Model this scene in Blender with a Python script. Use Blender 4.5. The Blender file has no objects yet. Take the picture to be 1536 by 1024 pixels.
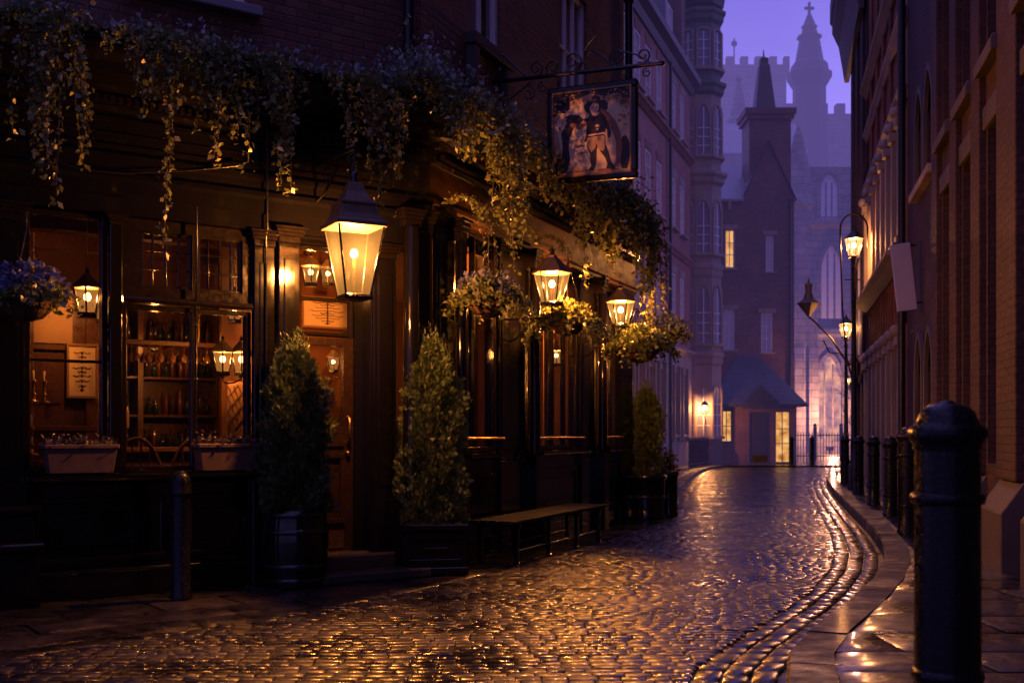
import bpy, bmesh, math, random
import numpy as np
from mathutils import Matrix, Vector
random.seed(7)
rng = np.random.default_rng(7)
R = math.radians
sc = bpy.context.scene
COL = sc.collection
I4 = Matrix.Identity(4)
WORLD = {}

# ------------------------------------------------------------------ helpers
class MB:
    """collects shapes; build() links them as one mesh object"""
    def __init__(s):
        s.v = []; s.f = []; s.m = []; s.sm = []
    def add(s, vs, fs, mi=0, smooth=False):
        b = len(s.v)
        s.v.extend([tuple(p) for p in vs])
        for f in fs:
            s.f.append(tuple(i + b for i in f)); s.m.append(mi); s.sm.append(smooth)
        return s
    def box(s, x0, x1, y0, y1, z0, z1, mi=0):
        if x0 > x1: x0, x1 = x1, x0
        if y0 > y1: y0, y1 = y1, y0
        if z0 > z1: z0, z1 = z1, z0
        vs = [(x0,y0,z0),(x1,y0,z0),(x1,y1,z0),(x0,y1,z0),(x0,y0,z1),(x1,y0,z1),(x1,y1,z1),(x0,y1,z1)]
        return s.add(vs, [(0,3,2,1),(4,5,6,7),(0,1,5,4),(1,2,6,5),(2,3,7,6),(3,0,4,7)], mi)
    def obox(s, M, x0, x1, y0, y1, z0, z1, mi=0):
        t = MB(); t.box(x0, x1, y0, y1, z0, z1)
        return s.add([M @ Vector(p) for p in t.v], t.f, mi)
    def lathe(s, prof, n=20, c=(0,0,0), rot=0.0, mi=0, smooth=True, cap=True, sx=1, sy=1, ang=2*math.pi):
        full = abs(ang - 2*math.pi) < 1e-6
        k = n if full else n + 1
        vs = []
        for r, z in prof:
            for i in range(k):
                a = rot + ang*i/n
                vs.append((c[0]+r*math.cos(a)*sx, c[1]+r*math.sin(a)*sy, c[2]+z))
        fs = []
        for j in range(len(prof)-1):
            for i in range(n):
                a, b = j*k+i, j*k+(i+1) % k
                fs.append((a, b, b+k, a+k))
        s.add(vs, fs, mi, smooth)
        if cap and full:
            if prof[0][0] > 1e-4: s.add(vs[:k], [tuple(reversed(range(k)))], mi)
            if prof[-1][0] > 1e-4: s.add(vs[-k:], [tuple(range(k))], mi)
        return s
    def tube(s, path, r, n=6, mi=0, smooth=True, closed=False):
        P = [Vector(p) for p in path]
        rs = r if isinstance(r, (list, tuple)) else [r]*len(P)
        vs = []; up = None
        for i, p in enumerate(P):
            if closed: t = P[(i+1) % len(P)] - P[i-1]
            else: t = P[min(i+1, len(P)-1)] - P[max(i-1, 0)]
            if t.length < 1e-9: t = Vector((0,0,1))
            t.normalize()
            if up is None:
                up = t.orthogonal()
            up = up - t*up.dot(t)
            if up.length < 1e-6: up = t.orthogonal()
            up.normalize(); w = t.cross(up)
            for k in range(n):
                a = 2*math.pi*k/n
                vs.append(p + (up*math.cos(a) + w*math.sin(a))*rs[i])
        fs = []
        m = len(P)
        for i in range(m if closed else m-1):
            for k in range(n):
                a = i*n+k; b = i*n+(k+1) % n
                c = ((i+1) % m)*n+(k+1) % n; d = ((i+1) % m)*n+k
                fs.append((a, b, c, d))
        s.add(vs, fs, mi, smooth)
        if not closed:
            s.add(vs[:n], [tuple(reversed(range(n)))], mi); s.add(vs[-n:], [tuple(range(n))], mi)
        return s
    def prism(s, poly, y0, y1, mi=0):
        """poly in x,z extruded along y"""
        n = len(poly)
        vs = [(x, y0, z) for x, z in poly] + [(x, y1, z) for x, z in poly]
        fs = [tuple(range(n)), tuple(reversed(range(n, 2*n)))]
        for i in range(n):
            j = (i+1) % n
            fs.append((i, i+n, j+n, j))
        return s.add(vs, fs, mi)
    def profile(s, prof, x0, x1, mi=0):
        """prof list of (y,z) run along x"""
        n = len(prof)
        vs = [(x0, y, z) for y, z in prof] + [(x1, y, z) for y, z in prof]
        fs = [tuple(reversed(range(n))), tuple(range(n, 2*n))]
        for i in range(n):
            j = (i+1) % n
            fs.append((i, j, j+n, i+n))
        return s.add(vs, fs, mi)
    def sphere(s, c, r, n=12, m=8, mi=0, sz=1.0):
        prof = [(max(1e-5, r*math.sin(math.pi*i/m)), -r*sz*math.cos(math.pi*i/m)) for i in range(m+1)]
        return s.lathe(prof, n, c, 0, mi, True, False)
    def holes(s, x0, x1, z0, z1, y0, y1, ops, mi=0):
        """wall slab from y0 (back) to y1 (front) with rectangular openings (xa,xb,za,zb)"""
        xs = sorted({x0, x1, *[min(max(v, x0), x1) for o in ops for v in o[:2]]})
        zs = sorted({z0, z1, *[min(max(v, z0), z1) for o in ops for v in o[2:]]})
        def solid(i, j):
            if i < 0 or j < 0 or i >= len(xs)-1 or j >= len(zs)-1: return None
            cx, cz = (xs[i]+xs[i+1])/2, (zs[j]+zs[j+1])/2
            return not any(o[0] < cx < o[1] and o[2] < cz < o[3] for o in ops)
        for i in range(len(xs)-1):
            for j in range(len(zs)-1):
                if not solid(i, j): continue
                a, b, c, d = xs[i], xs[i+1], zs[j], zs[j+1]
                s.add([(a,y1,c),(b,y1,c),(b,y1,d),(a,y1,d)], [(3,2,1,0)], mi)
                s.add([(a,y0,c),(b,y0,c),(b,y0,d),(a,y0,d)], [(0,1,2,3)], mi)
                if solid(i-1, j) is not True: s.add([(a,y0,c),(a,y1,c),(a,y1,d),(a,y0,d)], [(0,1,2,3)], mi)
                if solid(i+1, j) is not True: s.add([(b,y0,c),(b,y1,c),(b,y1,d),(b,y0,d)], [(3,2,1,0)], mi)
                if solid(i, j-1) is not True: s.add([(a,y0,c),(b,y0,c),(b,y1,c),(a,y1,c)], [(3,2,1,0)], mi)
                if solid(i, j+1) is not True: s.add([(a,y0,d),(b,y0,d),(b,y1,d),(a,y1,d)], [(0,1,2,3)], mi)
        return s
    def build(s, name, mats, parent=None, frame=None, bevel=0, **props):
        me = bpy.data.meshes.new(name)
        me.from_pydata(s.v, [], s.f)
        mats = mats if isinstance(mats, (list, tuple)) else [mats]
        for m in mats: me.materials.append(m)
        if len(mats) > 1: me.polygons.foreach_set('material_index', s.m)
        me.polygons.foreach_set('use_smooth', s.sm)
        me.update()
        if bevel:
            bm = bmesh.new(); bm.from_mesh(me)
            bmesh.ops.remove_doubles(bm, verts=bm.verts, dist=1e-5)
            eds = [e for e in bm.edges if len(e.link_faces) == 2 and e.calc_face_angle(0) > .6]
            bmesh.ops.bevel(bm, geom=eds, offset=bevel, segments=1, affect='EDGES', clamp_overlap=True)
            bm.to_mesh(me); bm.free()
        o = bpy.data.objects.new(name, me); COL.objects.link(o)
        return place(o, parent, frame, props)

def place(o, parent, frame, props):
    fr = frame or I4
    if parent is not None:
        o.parent = parent
        o.matrix_local = WORLD[parent.name].inverted() @ fr
    else:
        o.matrix_local = fr
    WORLD[o.name] = fr
    for k, v in props.items(): o[k] = v
    return o

def npmesh(name, V, Fq, mat, parent=None, frame=None, smooth=False, **props):
    me = bpy.data.meshes.new(name)
    V = np.asarray(V, np.float32); Fq = np.asarray(Fq, np.int32)
    k = Fq.shape[1]
    me.vertices.add(len(V)); me.vertices.foreach_set('co', V.ravel())
    me.loops.add(Fq.size); me.loops.foreach_set('vertex_index', Fq.ravel())
    me.polygons.add(len(Fq)); me.polygons.foreach_set('loop_start', np.arange(0, Fq.size, k, dtype=np.int32))
    me.materials.append(mat)
    if smooth: me.polygons.foreach_set('use_smooth', np.ones(len(Fq), bool))
    me.update(calc_edges=True); me.validate()
    o = bpy.data.objects.new(name, me); COL.objects.link(o)
    return place(o, parent, frame, props)

def thing(name, label, cat, loc=(0,0,0), rz=0.0, group=None, frame=None):
    o = bpy.data.objects.new(name, None); COL.objects.link(o)
    o.empty_display_size = .1
    fr = frame if frame is not None else Matrix.Translation(loc) @ Matrix.Rotation(rz, 4, 'Z')
    o.matrix_local = fr; WORLD[o.name] = fr
    o['label'] = label; o['category'] = cat
    if group: o['group'] = group
    return o
def proto(name, label, cat, group=None):
    return thing(name, label, cat, group=group)
def move(o, loc, rz=0.0, s=1.0, sz=None):
    o.location = loc; o.rotation_euler = (0, 0, rz); o.scale = (s, s, sz or s)
def dup(o, label=None, group=None):
    r = o.copy(); COL.objects.link(r)
    if label: r['label'] = label
    if group: r['group'] = group
    for ch in list(o.children):
        c = ch.copy(); COL.objects.link(c); c.parent = r
        for g in ch.children:
            d = g.copy(); COL.objects.link(d); d.parent = c
    return r
def lamp(name, loc, power, col=(1,.5,.17), radius=.04, parent=None):
    l = bpy.data.lights.new(name, 'POINT'); l.energy = power; l.color = col; l.shadow_soft_size = radius
    o = bpy.data.objects.new(name, l); COL.objects.link(o)
    o.location = loc
    if parent is not None: o.parent = parent
    return o
def frame2(ox, oy, nx, ny, oz=0.0):
    """facade frame: y = outward normal, z up, x to the left as seen from the street"""
    n = Vector((nx, ny, 0)).normalized(); z = Vector((0,0,1)); x = n.cross(z)
    M = Matrix((( x.x, n.x, 0, ox), (x.y, n.y, 0, oy), (0, 0, 1, oz), (0,0,0,1)))
    return M

# ------------------------------------------------------------------ materials
HAZE = (.165, .115, .43)  # mist colour that far surfaces emit
class NT:
    def __init__(s, name):
        s.mat = bpy.data.materials.new(name); s.mat.use_nodes = True
        s.t = s.mat.node_tree; s.t.nodes.clear()
        s.out = s.n('ShaderNodeOutputMaterial')
        s._o = None
    def n(s, ty, **kw):
        x = s.t.nodes.new(ty)
        for k, v in kw.items(): setattr(x, k, v)
        return x
    def l(s, a, b): s.t.links.new(a, b)
    def val(s, sock, v):
        if hasattr(v, 'is_linked') or isinstance(v, bpy.types.NodeSocket): s.l(v, sock)
        else: sock.default_value = v
    def math(s, op, a, b=0.0, clamp=False):
        x = s.n('ShaderNodeMath', operation=op, use_clamp=clamp); s.val(x.inputs[0], a); s.val(x.inputs[1], b); return x.outputs[0]
    def obj(s):
        if s._o is None: s._o = s.n('ShaderNodeTexCoord').outputs['Object']
        return s._o
    def noise(s, scale, detail=4, rough=.55, vec=None, dist=0):
        x = s.n('ShaderNodeTexNoise'); x.inputs['Scale'].default_value = scale; x.inputs['Detail'].default_value = detail
        x.inputs['Roughness'].default_value = rough; x.inputs['Distortion'].default_value = dist
        s.l(vec or s.obj(), x.inputs['Vector']); return x.outputs['Fac']
    def ramp(s, fac, stops):
        x = s.n('ShaderNodeValToRGB'); e = x.color_ramp.elements
        while len(e) < len(stops): e.new(.5)
        for i, (p, c) in enumerate(stops):
            e[i].position = p; e[i].color = (*c, 1) if len(c) == 3 else c
        s.l(fac, x.inputs[0]); return x.outputs['Color']
    def mix(s, fac, a, b, blend='MIX'):
        x = s.n('ShaderNodeMix', data_type='RGBA', blend_type=blend)
        s.val(x.inputs[0], fac)
        for sock, v in ((x.inputs[6], a), (x.inputs[7], b)):
            if isinstance(v, (tuple, list)): sock.default_value = (*v[:3], 1)
            else: s.l(v, sock)
        return x.outputs[2]
    def mapr(s, v, a, b, c, d):
        x = s.n('ShaderNodeMapRange'); s.l(v, x.inputs[0])
        for i, q in enumerate((a, b, c, d)): x.inputs[i+1].default_value = q
        return x.outputs[0]
    def bump(s, h, strength=.3, dist=.01, normal=None):
        x = s.n('ShaderNodeBump'); x.inputs['Strength'].default_value = strength; x.inputs['Distance'].default_value = dist
        s.l(h, x.inputs['Height'])
        if normal is not None: s.l(normal, x.inputs['Normal'])
        return x.outputs[0]
    def bsdf(s, col, rough, metal=0, normal=None, spec=.5, coat=0, **kw):
        b = s.n('ShaderNodeBsdfPrincipled')
        if isinstance(col, (tuple, list)): b.inputs['Base Color'].default_value = (*col[:3], 1)
        else: s.l(col, b.inputs['Base Color'])
        s.val(b.inputs['Roughness'], rough); b.inputs['Metallic'].default_value = metal
        b.inputs['Specular IOR Level'].default_value = spec
        b.inputs['Coat Weight'].default_value = coat; b.inputs['Coat Roughness'].default_value = .12
        if normal is not None: s.l(normal, b.inputs['Normal'])
        return b.outputs[0]
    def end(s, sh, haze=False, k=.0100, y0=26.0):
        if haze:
            # evening mist painted into surfaces as violet emission, growing with world Y
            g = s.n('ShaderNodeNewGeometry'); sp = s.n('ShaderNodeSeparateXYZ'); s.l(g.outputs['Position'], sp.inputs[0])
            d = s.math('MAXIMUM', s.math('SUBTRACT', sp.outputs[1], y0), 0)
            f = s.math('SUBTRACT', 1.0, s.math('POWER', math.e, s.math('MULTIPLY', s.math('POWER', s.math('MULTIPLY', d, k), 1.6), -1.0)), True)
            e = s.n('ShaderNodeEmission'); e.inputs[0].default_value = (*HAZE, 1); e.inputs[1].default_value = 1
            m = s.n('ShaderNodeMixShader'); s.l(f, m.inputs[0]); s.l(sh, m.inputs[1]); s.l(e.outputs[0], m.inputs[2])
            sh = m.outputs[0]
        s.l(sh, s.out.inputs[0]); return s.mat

def hsv(c, f): return tuple(min(1, x*f) for x in c)
def pmat(name, col, rough=.5, metal=0, var=.35, vs=6, bump=.15, bs=60, bd=.004, coat=0, spec=.5, rvar=.12, haze=False, col2=None):
    t = NT(name)
    n1 = t.noise(vs, 5); n2 = t.noise(bs, 4)
    c = t.mix(n1, hsv(col, 1-var), col2 or hsv(col, 1+var))
    r = t.mapr(n2, .25, .75, max(.02, rough-rvar), min(1, rough+rvar))
    h = t.math('ADD', n1, t.math('MULTIPLY', n2, .5))
    return t.end(t.bsdf(c, r, metal, t.bump(h, bump, bd), spec, coat), haze)
def emat(name, col, s):
    """glowing clear bulb: shines and lets light through"""
    t = NT(name); e = t.n('ShaderNodeEmission'); e.inputs[0].default_value = (*col, 1); e.inputs[1].default_value = s
    tr = t.n('ShaderNodeBsdfTransparent'); a = t.n('ShaderNodeAddShader'); t.l(e.outputs[0], a.inputs[0]); t.l(tr.outputs[0], a.inputs[1])
    return t.end(a.outputs[0])
def brickmat(name, c1, c2, mortar, bw=.225, bh=.075, m=.011, rough=.6, bump=.6, haze=False, var=.5):
    t = NT(name)
    sp = t.n('ShaderNodeSeparateXYZ'); t.l(t.obj(), sp.inputs[0])
    cb = t.n('ShaderNodeCombineXYZ'); t.l(t.math('ADD', sp.outputs[0], sp.outputs[1]), cb.inputs[0]); t.l(sp.outputs[2], cb.inputs[1])
    b = t.n('ShaderNodeTexBrick'); t.l(cb.outputs[0], b.inputs['Vector'])
    b.inputs['Scale'].default_value = 1; b.inputs['Brick Width'].default_value = bw; b.inputs['Row Height'].default_value = bh
    b.inputs['Mortar Size'].default_value = m; b.inputs['Mortar Smooth'].default_value = .4; b.inputs['Bias'].default_value = -.1
    b.inputs['Color1'].default_value = (*c1, 1); b.inputs['Color2'].default_value = (*c2, 1); b.inputs['Mortar'].default_value = (*mortar, 1)
    n1 = t.noise(1.1, 6, .65); n2 = t.noise(26, 4)
    soot = t.ramp(n1, [(.3, (1-var,)*3), (.7, (1+var*.4,)*3)])
    c = t.mix(1.0, b.outputs['Color'], soot, 'MULTIPLY')
    c = t.mix(t.math('MULTIPLY', n2, .5), c, hsv(c1, .35))
    h = t.math('ADD', t.math('MULTIPLY', b.outputs['Fac'], -1.0), t.math('MULTIPLY', n2, .7))
    r = t.mapr(n2, .3, .7, rough-.2, rough+.15)
    return t.end(t.bsdf(c, r, 0, t.bump(h, bump, .008), .5), haze)
def isl(t):
    return t.n('ShaderNodeNewGeometry').outputs['Random Per Island']
def leafmat(name, stops, rough=.4, trans=.25):
    t = NT(name)
    c = t.ramp(isl(t), stops)
    b = t.bsdf(c, rough, 0, None, .5)
    tr = t.n('ShaderNodeBsdfTranslucent'); t.l(c, tr.inputs[0])
    m = t.n('ShaderNodeMixShader'); m.inputs[0].default_value = trans; t.l(b, m.inputs[1]); t.l(tr.outputs[0], m.inputs[2])
    return t.end(m.outputs[0])
def wetstone(name, c1, c2, rlo, rhi, bs=35, bst=.35, haze=False, island=True, spec=.55, bd=.006, lump=1.2, coat=.5):
    t = NT(name)
    n1 = t.noise(1.3, 5, .6); n2 = t.noise(bs, 5, .6); n3 = t.noise(7, 3)
    c = t.ramp(n1, [(.3, c1), (.7, c2)])
    if island:
        c = t.mix(1.0, c, t.ramp(isl(t), [(0, (.55,.55,.55)), (.6, (1,1,1)), (1, (1.5,1.4,1.35))]), 'MULTIPLY')
    wet = t.math('ADD', t.math('MULTIPLY', n1, .6), t.math('MULTIPLY', n3, .4))
    r = t.mapr(wet, .38, .62, rlo, rhi)
    h = t.math('ADD', n2, t.math('MULTIPLY', n3, lump))
    return t.end(t.bsdf(c, r, 0, t.bump(h, bst, bd), spec, coat), haze)
def glassmat(name, tint=(.95,.93,.9), refl=1.0, wav=.06, dirt=.05, haze=False):
    t = NT(name)
    nz = t.bump(t.noise(3.0, 2), wav, .05)
    tr = t.n('ShaderNodeBsdfTransparent'); tr.inputs[0].default_value = (*tint, 1)
    gl = t.n('ShaderNodeBsdfGlossy'); gl.inputs['Roughness'].default_value = .04; t.l(nz, gl.inputs['Normal'])
    fr = t.n('ShaderNodeFresnel'); fr.inputs[0].default_value = 1.5
    f = t.math('ADD', t.math('MULTIPLY', fr.outputs[0], refl), t.math('MULTIPLY', t.noise(9, 5), dirt), True)
    m = t.n('ShaderNodeMixShader'); t.l(f, m.inputs[0]); t.l(tr.outputs[0], m.inputs[1]); t.l(gl.outputs[0], m.inputs[2])
    return t.end(m.outputs[0], haze)
def lampglass(name, col, trans, emis, milk=.012):
    """lamp pane: part clear, part frosted, faintly glowing"""
    t = NT(name)
    tr = t.n('ShaderNodeBsdfTransparent'); tr.inputs[0].default_value = (1,.93,.8,1)
    tl = t.n('ShaderNodeBsdfTranslucent'); tl.inputs[0].default_value = (.85*milk,.92*milk,.8*milk,1)
    em = t.n('ShaderNodeEmission'); em.inputs[0].default_value = (*col, 1)
    t.l(t.math('MULTIPLY', t.mapr(t.noise(14, 3), .3, .7, .8, 1.15), emis), em.inputs[1])
    a = t.n('ShaderNodeAddShader'); t.l(tl.outputs[0], a.inputs[0]); t.l(em.outputs[0], a.inputs[1])
    m = t.n('ShaderNodeMixShader'); m.inputs[0].default_value = trans; t.l(a.outputs[0], m.inputs[1]); t.l(tr.outputs[0], m.inputs[2])
    return t.end(m.outputs[0])

M = {}
M['paint'] = pmat('black_gloss_paint', (.004,.0035,.004), .125, var=.3, vs=4, bump=.03, bs=9, bd=.005, spec=.5, rvar=.05)
M['paint_trim'] = pmat('worn_black_paint', (.007,.0048,.004), .17, var=.4, vs=7, bump=.04, bs=20, bd=.004)
M['fascia'] = pmat('varnished_fascia', (.075,.022,.007), .42, var=.75, vs=3.5, bump=.08, bs=12, bd=.006, rvar=.1, spec=.12)
M['iron'] = pmat('wet_black_iron', (.010,.010,.011), .22, metal=0, var=.3, vs=12, bump=.25, bs=95, bd=.003, spec=.6, rvar=.12)
def _boll():
    t = NT('wet_bollard_paint')
    n1 = t.noise(5, 6, .65); n2 = t.noise(38, 5)
    v = t.n('ShaderNodeTexVoronoi'); v.inputs['Scale'].default_value = 95; t.l(t.obj(), v.inputs['Vector'])
    drops = t.mapr(v.outputs['Distance'], .12, .32, 1, 0)
    chip = t.mapr(t.math('ADD', t.math('MULTIPLY', n1, .6), t.math('MULTIPLY', n2, .4)), .60, .66, 0, 1)
    c = t.mix(chip, (.006,.006,.007), (.035,.022,.016))
    r = t.mapr(t.math('ADD', n2, t.math('MULTIPLY', chip, .5)), .3, .9, .12, .6)
    h = t.math('ADD', t.math('MULTIPLY', drops, .5), t.math('SUBTRACT', t.math('MULTIPLY', n2, .5), t.math('MULTIPLY', chip, .6)))
    return t.end(t.bsdf(c, r, 0, t.bump(h, .55, .005), .26))
M['bollard'] = _boll()
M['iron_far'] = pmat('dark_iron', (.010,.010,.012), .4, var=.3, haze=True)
M['roofmetal'] = pmat('lamp_roof_metal', (.20,.145,.10), .42, metal=.5, var=.3, vs=14, bump=.15, bs=80, bd=.002)
M['brass'] = pmat('aged_brass', (.45,.28,.10), .3, metal=1, var=.3, vs=20)
M['brick_pub'] = brickmat('sooty_brick', (.28,.12,.085), (.16,.072,.055), (.09,.075,.07), haze=False, rough=.55)
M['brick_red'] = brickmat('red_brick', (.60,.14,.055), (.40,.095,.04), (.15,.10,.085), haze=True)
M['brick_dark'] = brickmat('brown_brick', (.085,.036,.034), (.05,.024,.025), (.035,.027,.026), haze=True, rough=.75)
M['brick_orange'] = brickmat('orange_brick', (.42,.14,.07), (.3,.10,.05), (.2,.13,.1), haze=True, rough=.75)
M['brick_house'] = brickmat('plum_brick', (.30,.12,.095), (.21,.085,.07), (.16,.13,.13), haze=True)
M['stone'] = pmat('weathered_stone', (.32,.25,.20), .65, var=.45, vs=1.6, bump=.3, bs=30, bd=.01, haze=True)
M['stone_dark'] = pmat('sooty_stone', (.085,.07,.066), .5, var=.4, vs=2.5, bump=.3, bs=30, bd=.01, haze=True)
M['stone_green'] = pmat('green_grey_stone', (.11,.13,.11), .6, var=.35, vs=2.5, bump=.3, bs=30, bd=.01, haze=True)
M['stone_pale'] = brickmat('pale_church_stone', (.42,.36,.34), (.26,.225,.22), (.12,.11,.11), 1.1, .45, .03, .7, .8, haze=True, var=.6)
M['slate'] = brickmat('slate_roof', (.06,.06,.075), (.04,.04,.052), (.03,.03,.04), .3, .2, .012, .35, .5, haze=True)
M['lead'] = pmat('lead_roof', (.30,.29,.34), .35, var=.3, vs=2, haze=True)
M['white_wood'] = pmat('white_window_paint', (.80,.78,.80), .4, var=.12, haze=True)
M['pane_back'] = pmat('pale_pane_back', (.80,.78,.88), .7, var=.1, haze=True)  # pale sheet added behind glass to brighten panes like the sky
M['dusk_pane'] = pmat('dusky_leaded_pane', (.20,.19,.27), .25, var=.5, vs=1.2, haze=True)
M['dark_room'] = pmat('dark_room', (.03,.026,.03), .6, haze=True)  # flat dark colour painted in as the shade of unlit rooms
M['wood'] = pmat('dark_stained_wood', (.07,.028,.012), .32, var=.55, vs=9, bump=.06, bs=30)
M['door_wood'] = pmat('black_brown_door_paint', (.016,.008,.005), .28, var=.4, vs=6, bump=.06, bs=20)
M['wood_warm'] = pmat('warm_wood', (.10,.038,.014), .4, var=.4, vs=8, bump=.15, bs=50)
M['plaster'] = pmat('smoky_plaster', (.22,.12,.055), .6, var=.3, vs=3)
M['ceiling'] = pmat('smoky_ceiling', (.34,.17,.075), .5, var=.3, vs=3)
M['curtain'] = pmat('amber_curtain', (.52,.24,.08), .7, var=.4, vs=6)
M['paper'] = pmat('old_paper', (.55,.40,.24), .6, var=.15, vs=10)
M['ink'] = pmat('brown_ink', (.07,.035,.02), .6)
M['terracotta'] = pmat('weathered_terracotta', (.10,.058,.042), .6, var=.5, vs=9, bump=.4, bs=40, bd=.006)
M['soil'] = pmat('dark_soil', (.02,.014,.01), .8, bump=.8, bs=40, bd=.02)
M['bark'] = pmat('brown_bark', (.05,.032,.02), .8, bump=.8, bs=30, bd=.01)
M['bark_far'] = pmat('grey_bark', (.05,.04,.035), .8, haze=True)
M['coir'] = pmat('coir_liner', (.13,.065,.03), .85, var=.5, vs=30, bump=.9, bs=60, bd=.015)
M['bench_wood'] = pmat('wet_bench_wood', (.006,.004,.0035), .7, spec=.3, var=.5, vs=12, bump=.25, bs=50)
M['ivy'] = leafmat('ivy_leaf', [(0,(.07,.10,.03)), (.5,(.17,.19,.055)), (.8,(.22,.22,.07)), (1,(.34,.29,.11))], .33, .3)
M['ivy_blue'] = leafmat('skylit_blue_leaf', [(0,(.10,.14,.13)), (.6,(.27,.31,.30)), (1,(.46,.50,.52))])  # bluish leaves; on the ivy tops sky light painted into the colour
M['flower'] = leafmat('blue_petal', [(0,(.06,.07,.14)), (.6,(.13,.14,.28)), (1,(.34,.34,.5))], .5)
M['gold_leaf'] = leafmat('yellow_green_leaf', [(0,(.05,.075,.022)), (.6,(.13,.16,.045)), (1,(.25,.25,.08))])
M['conifer'] = leafmat('conifer_spray', [(0,(.025,.05,.02)), (.6,(.07,.11,.038)), (1,(.17,.18,.065))], .5, .15)
M['heather'] = leafmat('dull_purple_sprig', [(0,(.03,.03,.022)), (.6,(.06,.05,.045)), (1,(.16,.09,.12))], .5)
M['road'] = wetstone('wet_setts', (.010,.009,.012), (.030,.026,.031), .13, .50, 80, .16, lump=.12, spec=.42, coat=.22)
M['gutter'] = wetstone('wet_gutter_setts', (.016,.013,.013), (.04,.033,.03), .16, .5, 50, .22, lump=.3, spec=.4, coat=.15)
M['flag'] = wetstone('wet_flagstone', (.012,.010,.010), (.034,.028,.026), .14, .58, 26, .5, bd=.01)
M['kerb'] = wetstone('wet_kerb_granite', (.015,.013,.013), (.045,.038,.038), .28, .75, 30, .9, bd=.014, spec=.4, coat=.1)
M['earth'] = wetstone('wet_ground', (.014,.012,.011), (.03,.026,.024), .2, .4, 12, .3, island=False)
M['glass'] = glassmat('window_glass', (.88,.82,.75), 1.15, .05, .03)
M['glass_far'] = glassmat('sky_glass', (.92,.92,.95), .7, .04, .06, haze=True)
M['frost'] = lampglass('frosted_lamp_glass', (1,.42,.09), .25, .26, .0019)
M['lampclear'] = lampglass('lamp_glass', (1,.46,.12), .80, .8, .008)
M['lampstreet'] = lampglass('street_lamp_glass', (1,.52,.19), .7, 2.4, .004)
M['bulb'] = emat('lit_bulb', (1,.70,.34), 26)
M['bulb_milk'] = emat('frosted_lit_bulb', (1,.72,.36), 9)
M['bulb_soft'] = emat('soft_lit_bulb', (1,.60,.25), 9)
M['litwin'] = NT('lit_window')
def _lit():
    t = M['litwin']; e = t.n('ShaderNodeEmission')
    c = t.ramp(t.noise(3.5, 4), [(.3,(.35,.12,.03)), (.55,(.9,.42,.12)), (.75,(1,.68,.3))])
    t.l(c, e.inputs[0]); e.inputs[1].default_value = 1.0
    M['litwin'] = t.end(e.outputs[0])
_lit()
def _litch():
    t = NT('church_window_glow'); e = t.n('ShaderNodeEmission')
    c = t.ramp(t.noise(.9, 5, .6), [(.36,(.16,.10,.28)), (.5,(.62,.28,.34)), (.66,(1.3,.60,.36))])  # peach floodlight glow painted into the pane as mottled emission
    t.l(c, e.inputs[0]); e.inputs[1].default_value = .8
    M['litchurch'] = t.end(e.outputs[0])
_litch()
M['bottle'] = pmat('bottle_glass', (.03,.017,.008), .08, var=.3, spec=.8)
M['bottle_green'] = pmat('green_bottle_glass', (.012,.024,.010), .08, var=.3, spec=.8)
M['bottle_amber'] = pmat('amber_bottle_glass', (.12,.045,.01), .1, var=.3, spec=.8)
M['sg_pale'] = pmat('painted_pale_sky', (.90,.58,.32), .45, var=.3, vs=5)
M['sg_mid'] = pmat('painted_ochre', (.55,.33,.15), .45, var=.4, vs=9)
M['sg_red'] = pmat('painted_russet', (.30,.125,.055), .45, var=.4, vs=9)
M['sg_dark'] = pmat('painted_umber', (.03,.018,.012), .45, var=.5, vs=9)
M['sg_skin'] = pmat('painted_skin', (.8,.5,.3), .45, var=.2, vs=9)
M['gilt'] = pmat('dull_gilt', (.32,.17,.07), .35, metal=.5, var=.4, vs=20)
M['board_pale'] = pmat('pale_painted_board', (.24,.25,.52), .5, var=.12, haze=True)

# ------------------------------------------------------------------ frames and planning geometry
CAM_H, FPX, HX, HY = 1.3, 1700.0, 768.0, 650.0
CX, CY = -.81, 10.78                                     # corner of the pub on the ground
FF = frame2(CX, CY, .582, -.813)                         # front facade frame, x grows towards the west end
FS = frame2(CX, CY, .924, -.382)                         # side facade frame, x = -(distance along the lane)
RX0, RY0 = 3.04, 4.0
FR = frame2(RX0, RY0, -.9735, .2287)                     # opposite wall, x = -(distance)?  see rdir
def on(frame, px, py, n=0.0):
    """point (x,z) of a facade, n metres in front of it, seen in that direction from the street"""
    o = frame.translation; ux, uy = frame[0][0], frame[1][0]; nx, ny = frame[0][1], frame[1][1]
    ox, oy = o.x + nx*n, o.y + ny*n; k = (px-HX)/FPX
    u = (k*oy-ox)/(ux-k*uy); Y = oy + u*uy
    return u, CAM_H-(py-HY)/FPX*Y
def wpt(frame, x, n, z):
    return frame @ Vector((x, n, z))
def at(px, py, Y):
    return Vector(((px-HX)/FPX*Y, Y, CAM_H-(py-HY)/FPX*Y))
def interp(tab):
    ys = [a for a, b in tab]; xs = [b for a, b in tab]
    return lambda y: float(np.interp(y, ys, xs))
kerb_x = interp([(-2,1.0),(3,1.12),(4.5,1.2),(5.3,1.28),(6.17,1.5),(6.92,1.82),(8.02,2.37),(9.33,2.97),(10.84,3.56),(12.4,4.06),(14.86,4.69),(18.75,5.59),(23.6,6.72),(29.5,8.19),(33,9.2),(35.5,10.1),(37.5,11.2),(39.5,12.8),(41,15),(42,18)])
left_x = interp([(-2,-9.5),(3,-5.7),(6.52,-2.89),(7.42,-2.16),(8.31,-1.52),(9.02,-1.0),(10.14,-.405),(11.1,.04),(17.4,2.46),(20,2.95),(24.5,3.55),(30,4.65),(36.8,6.1),(41,7.2),(44,8.4)])
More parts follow.
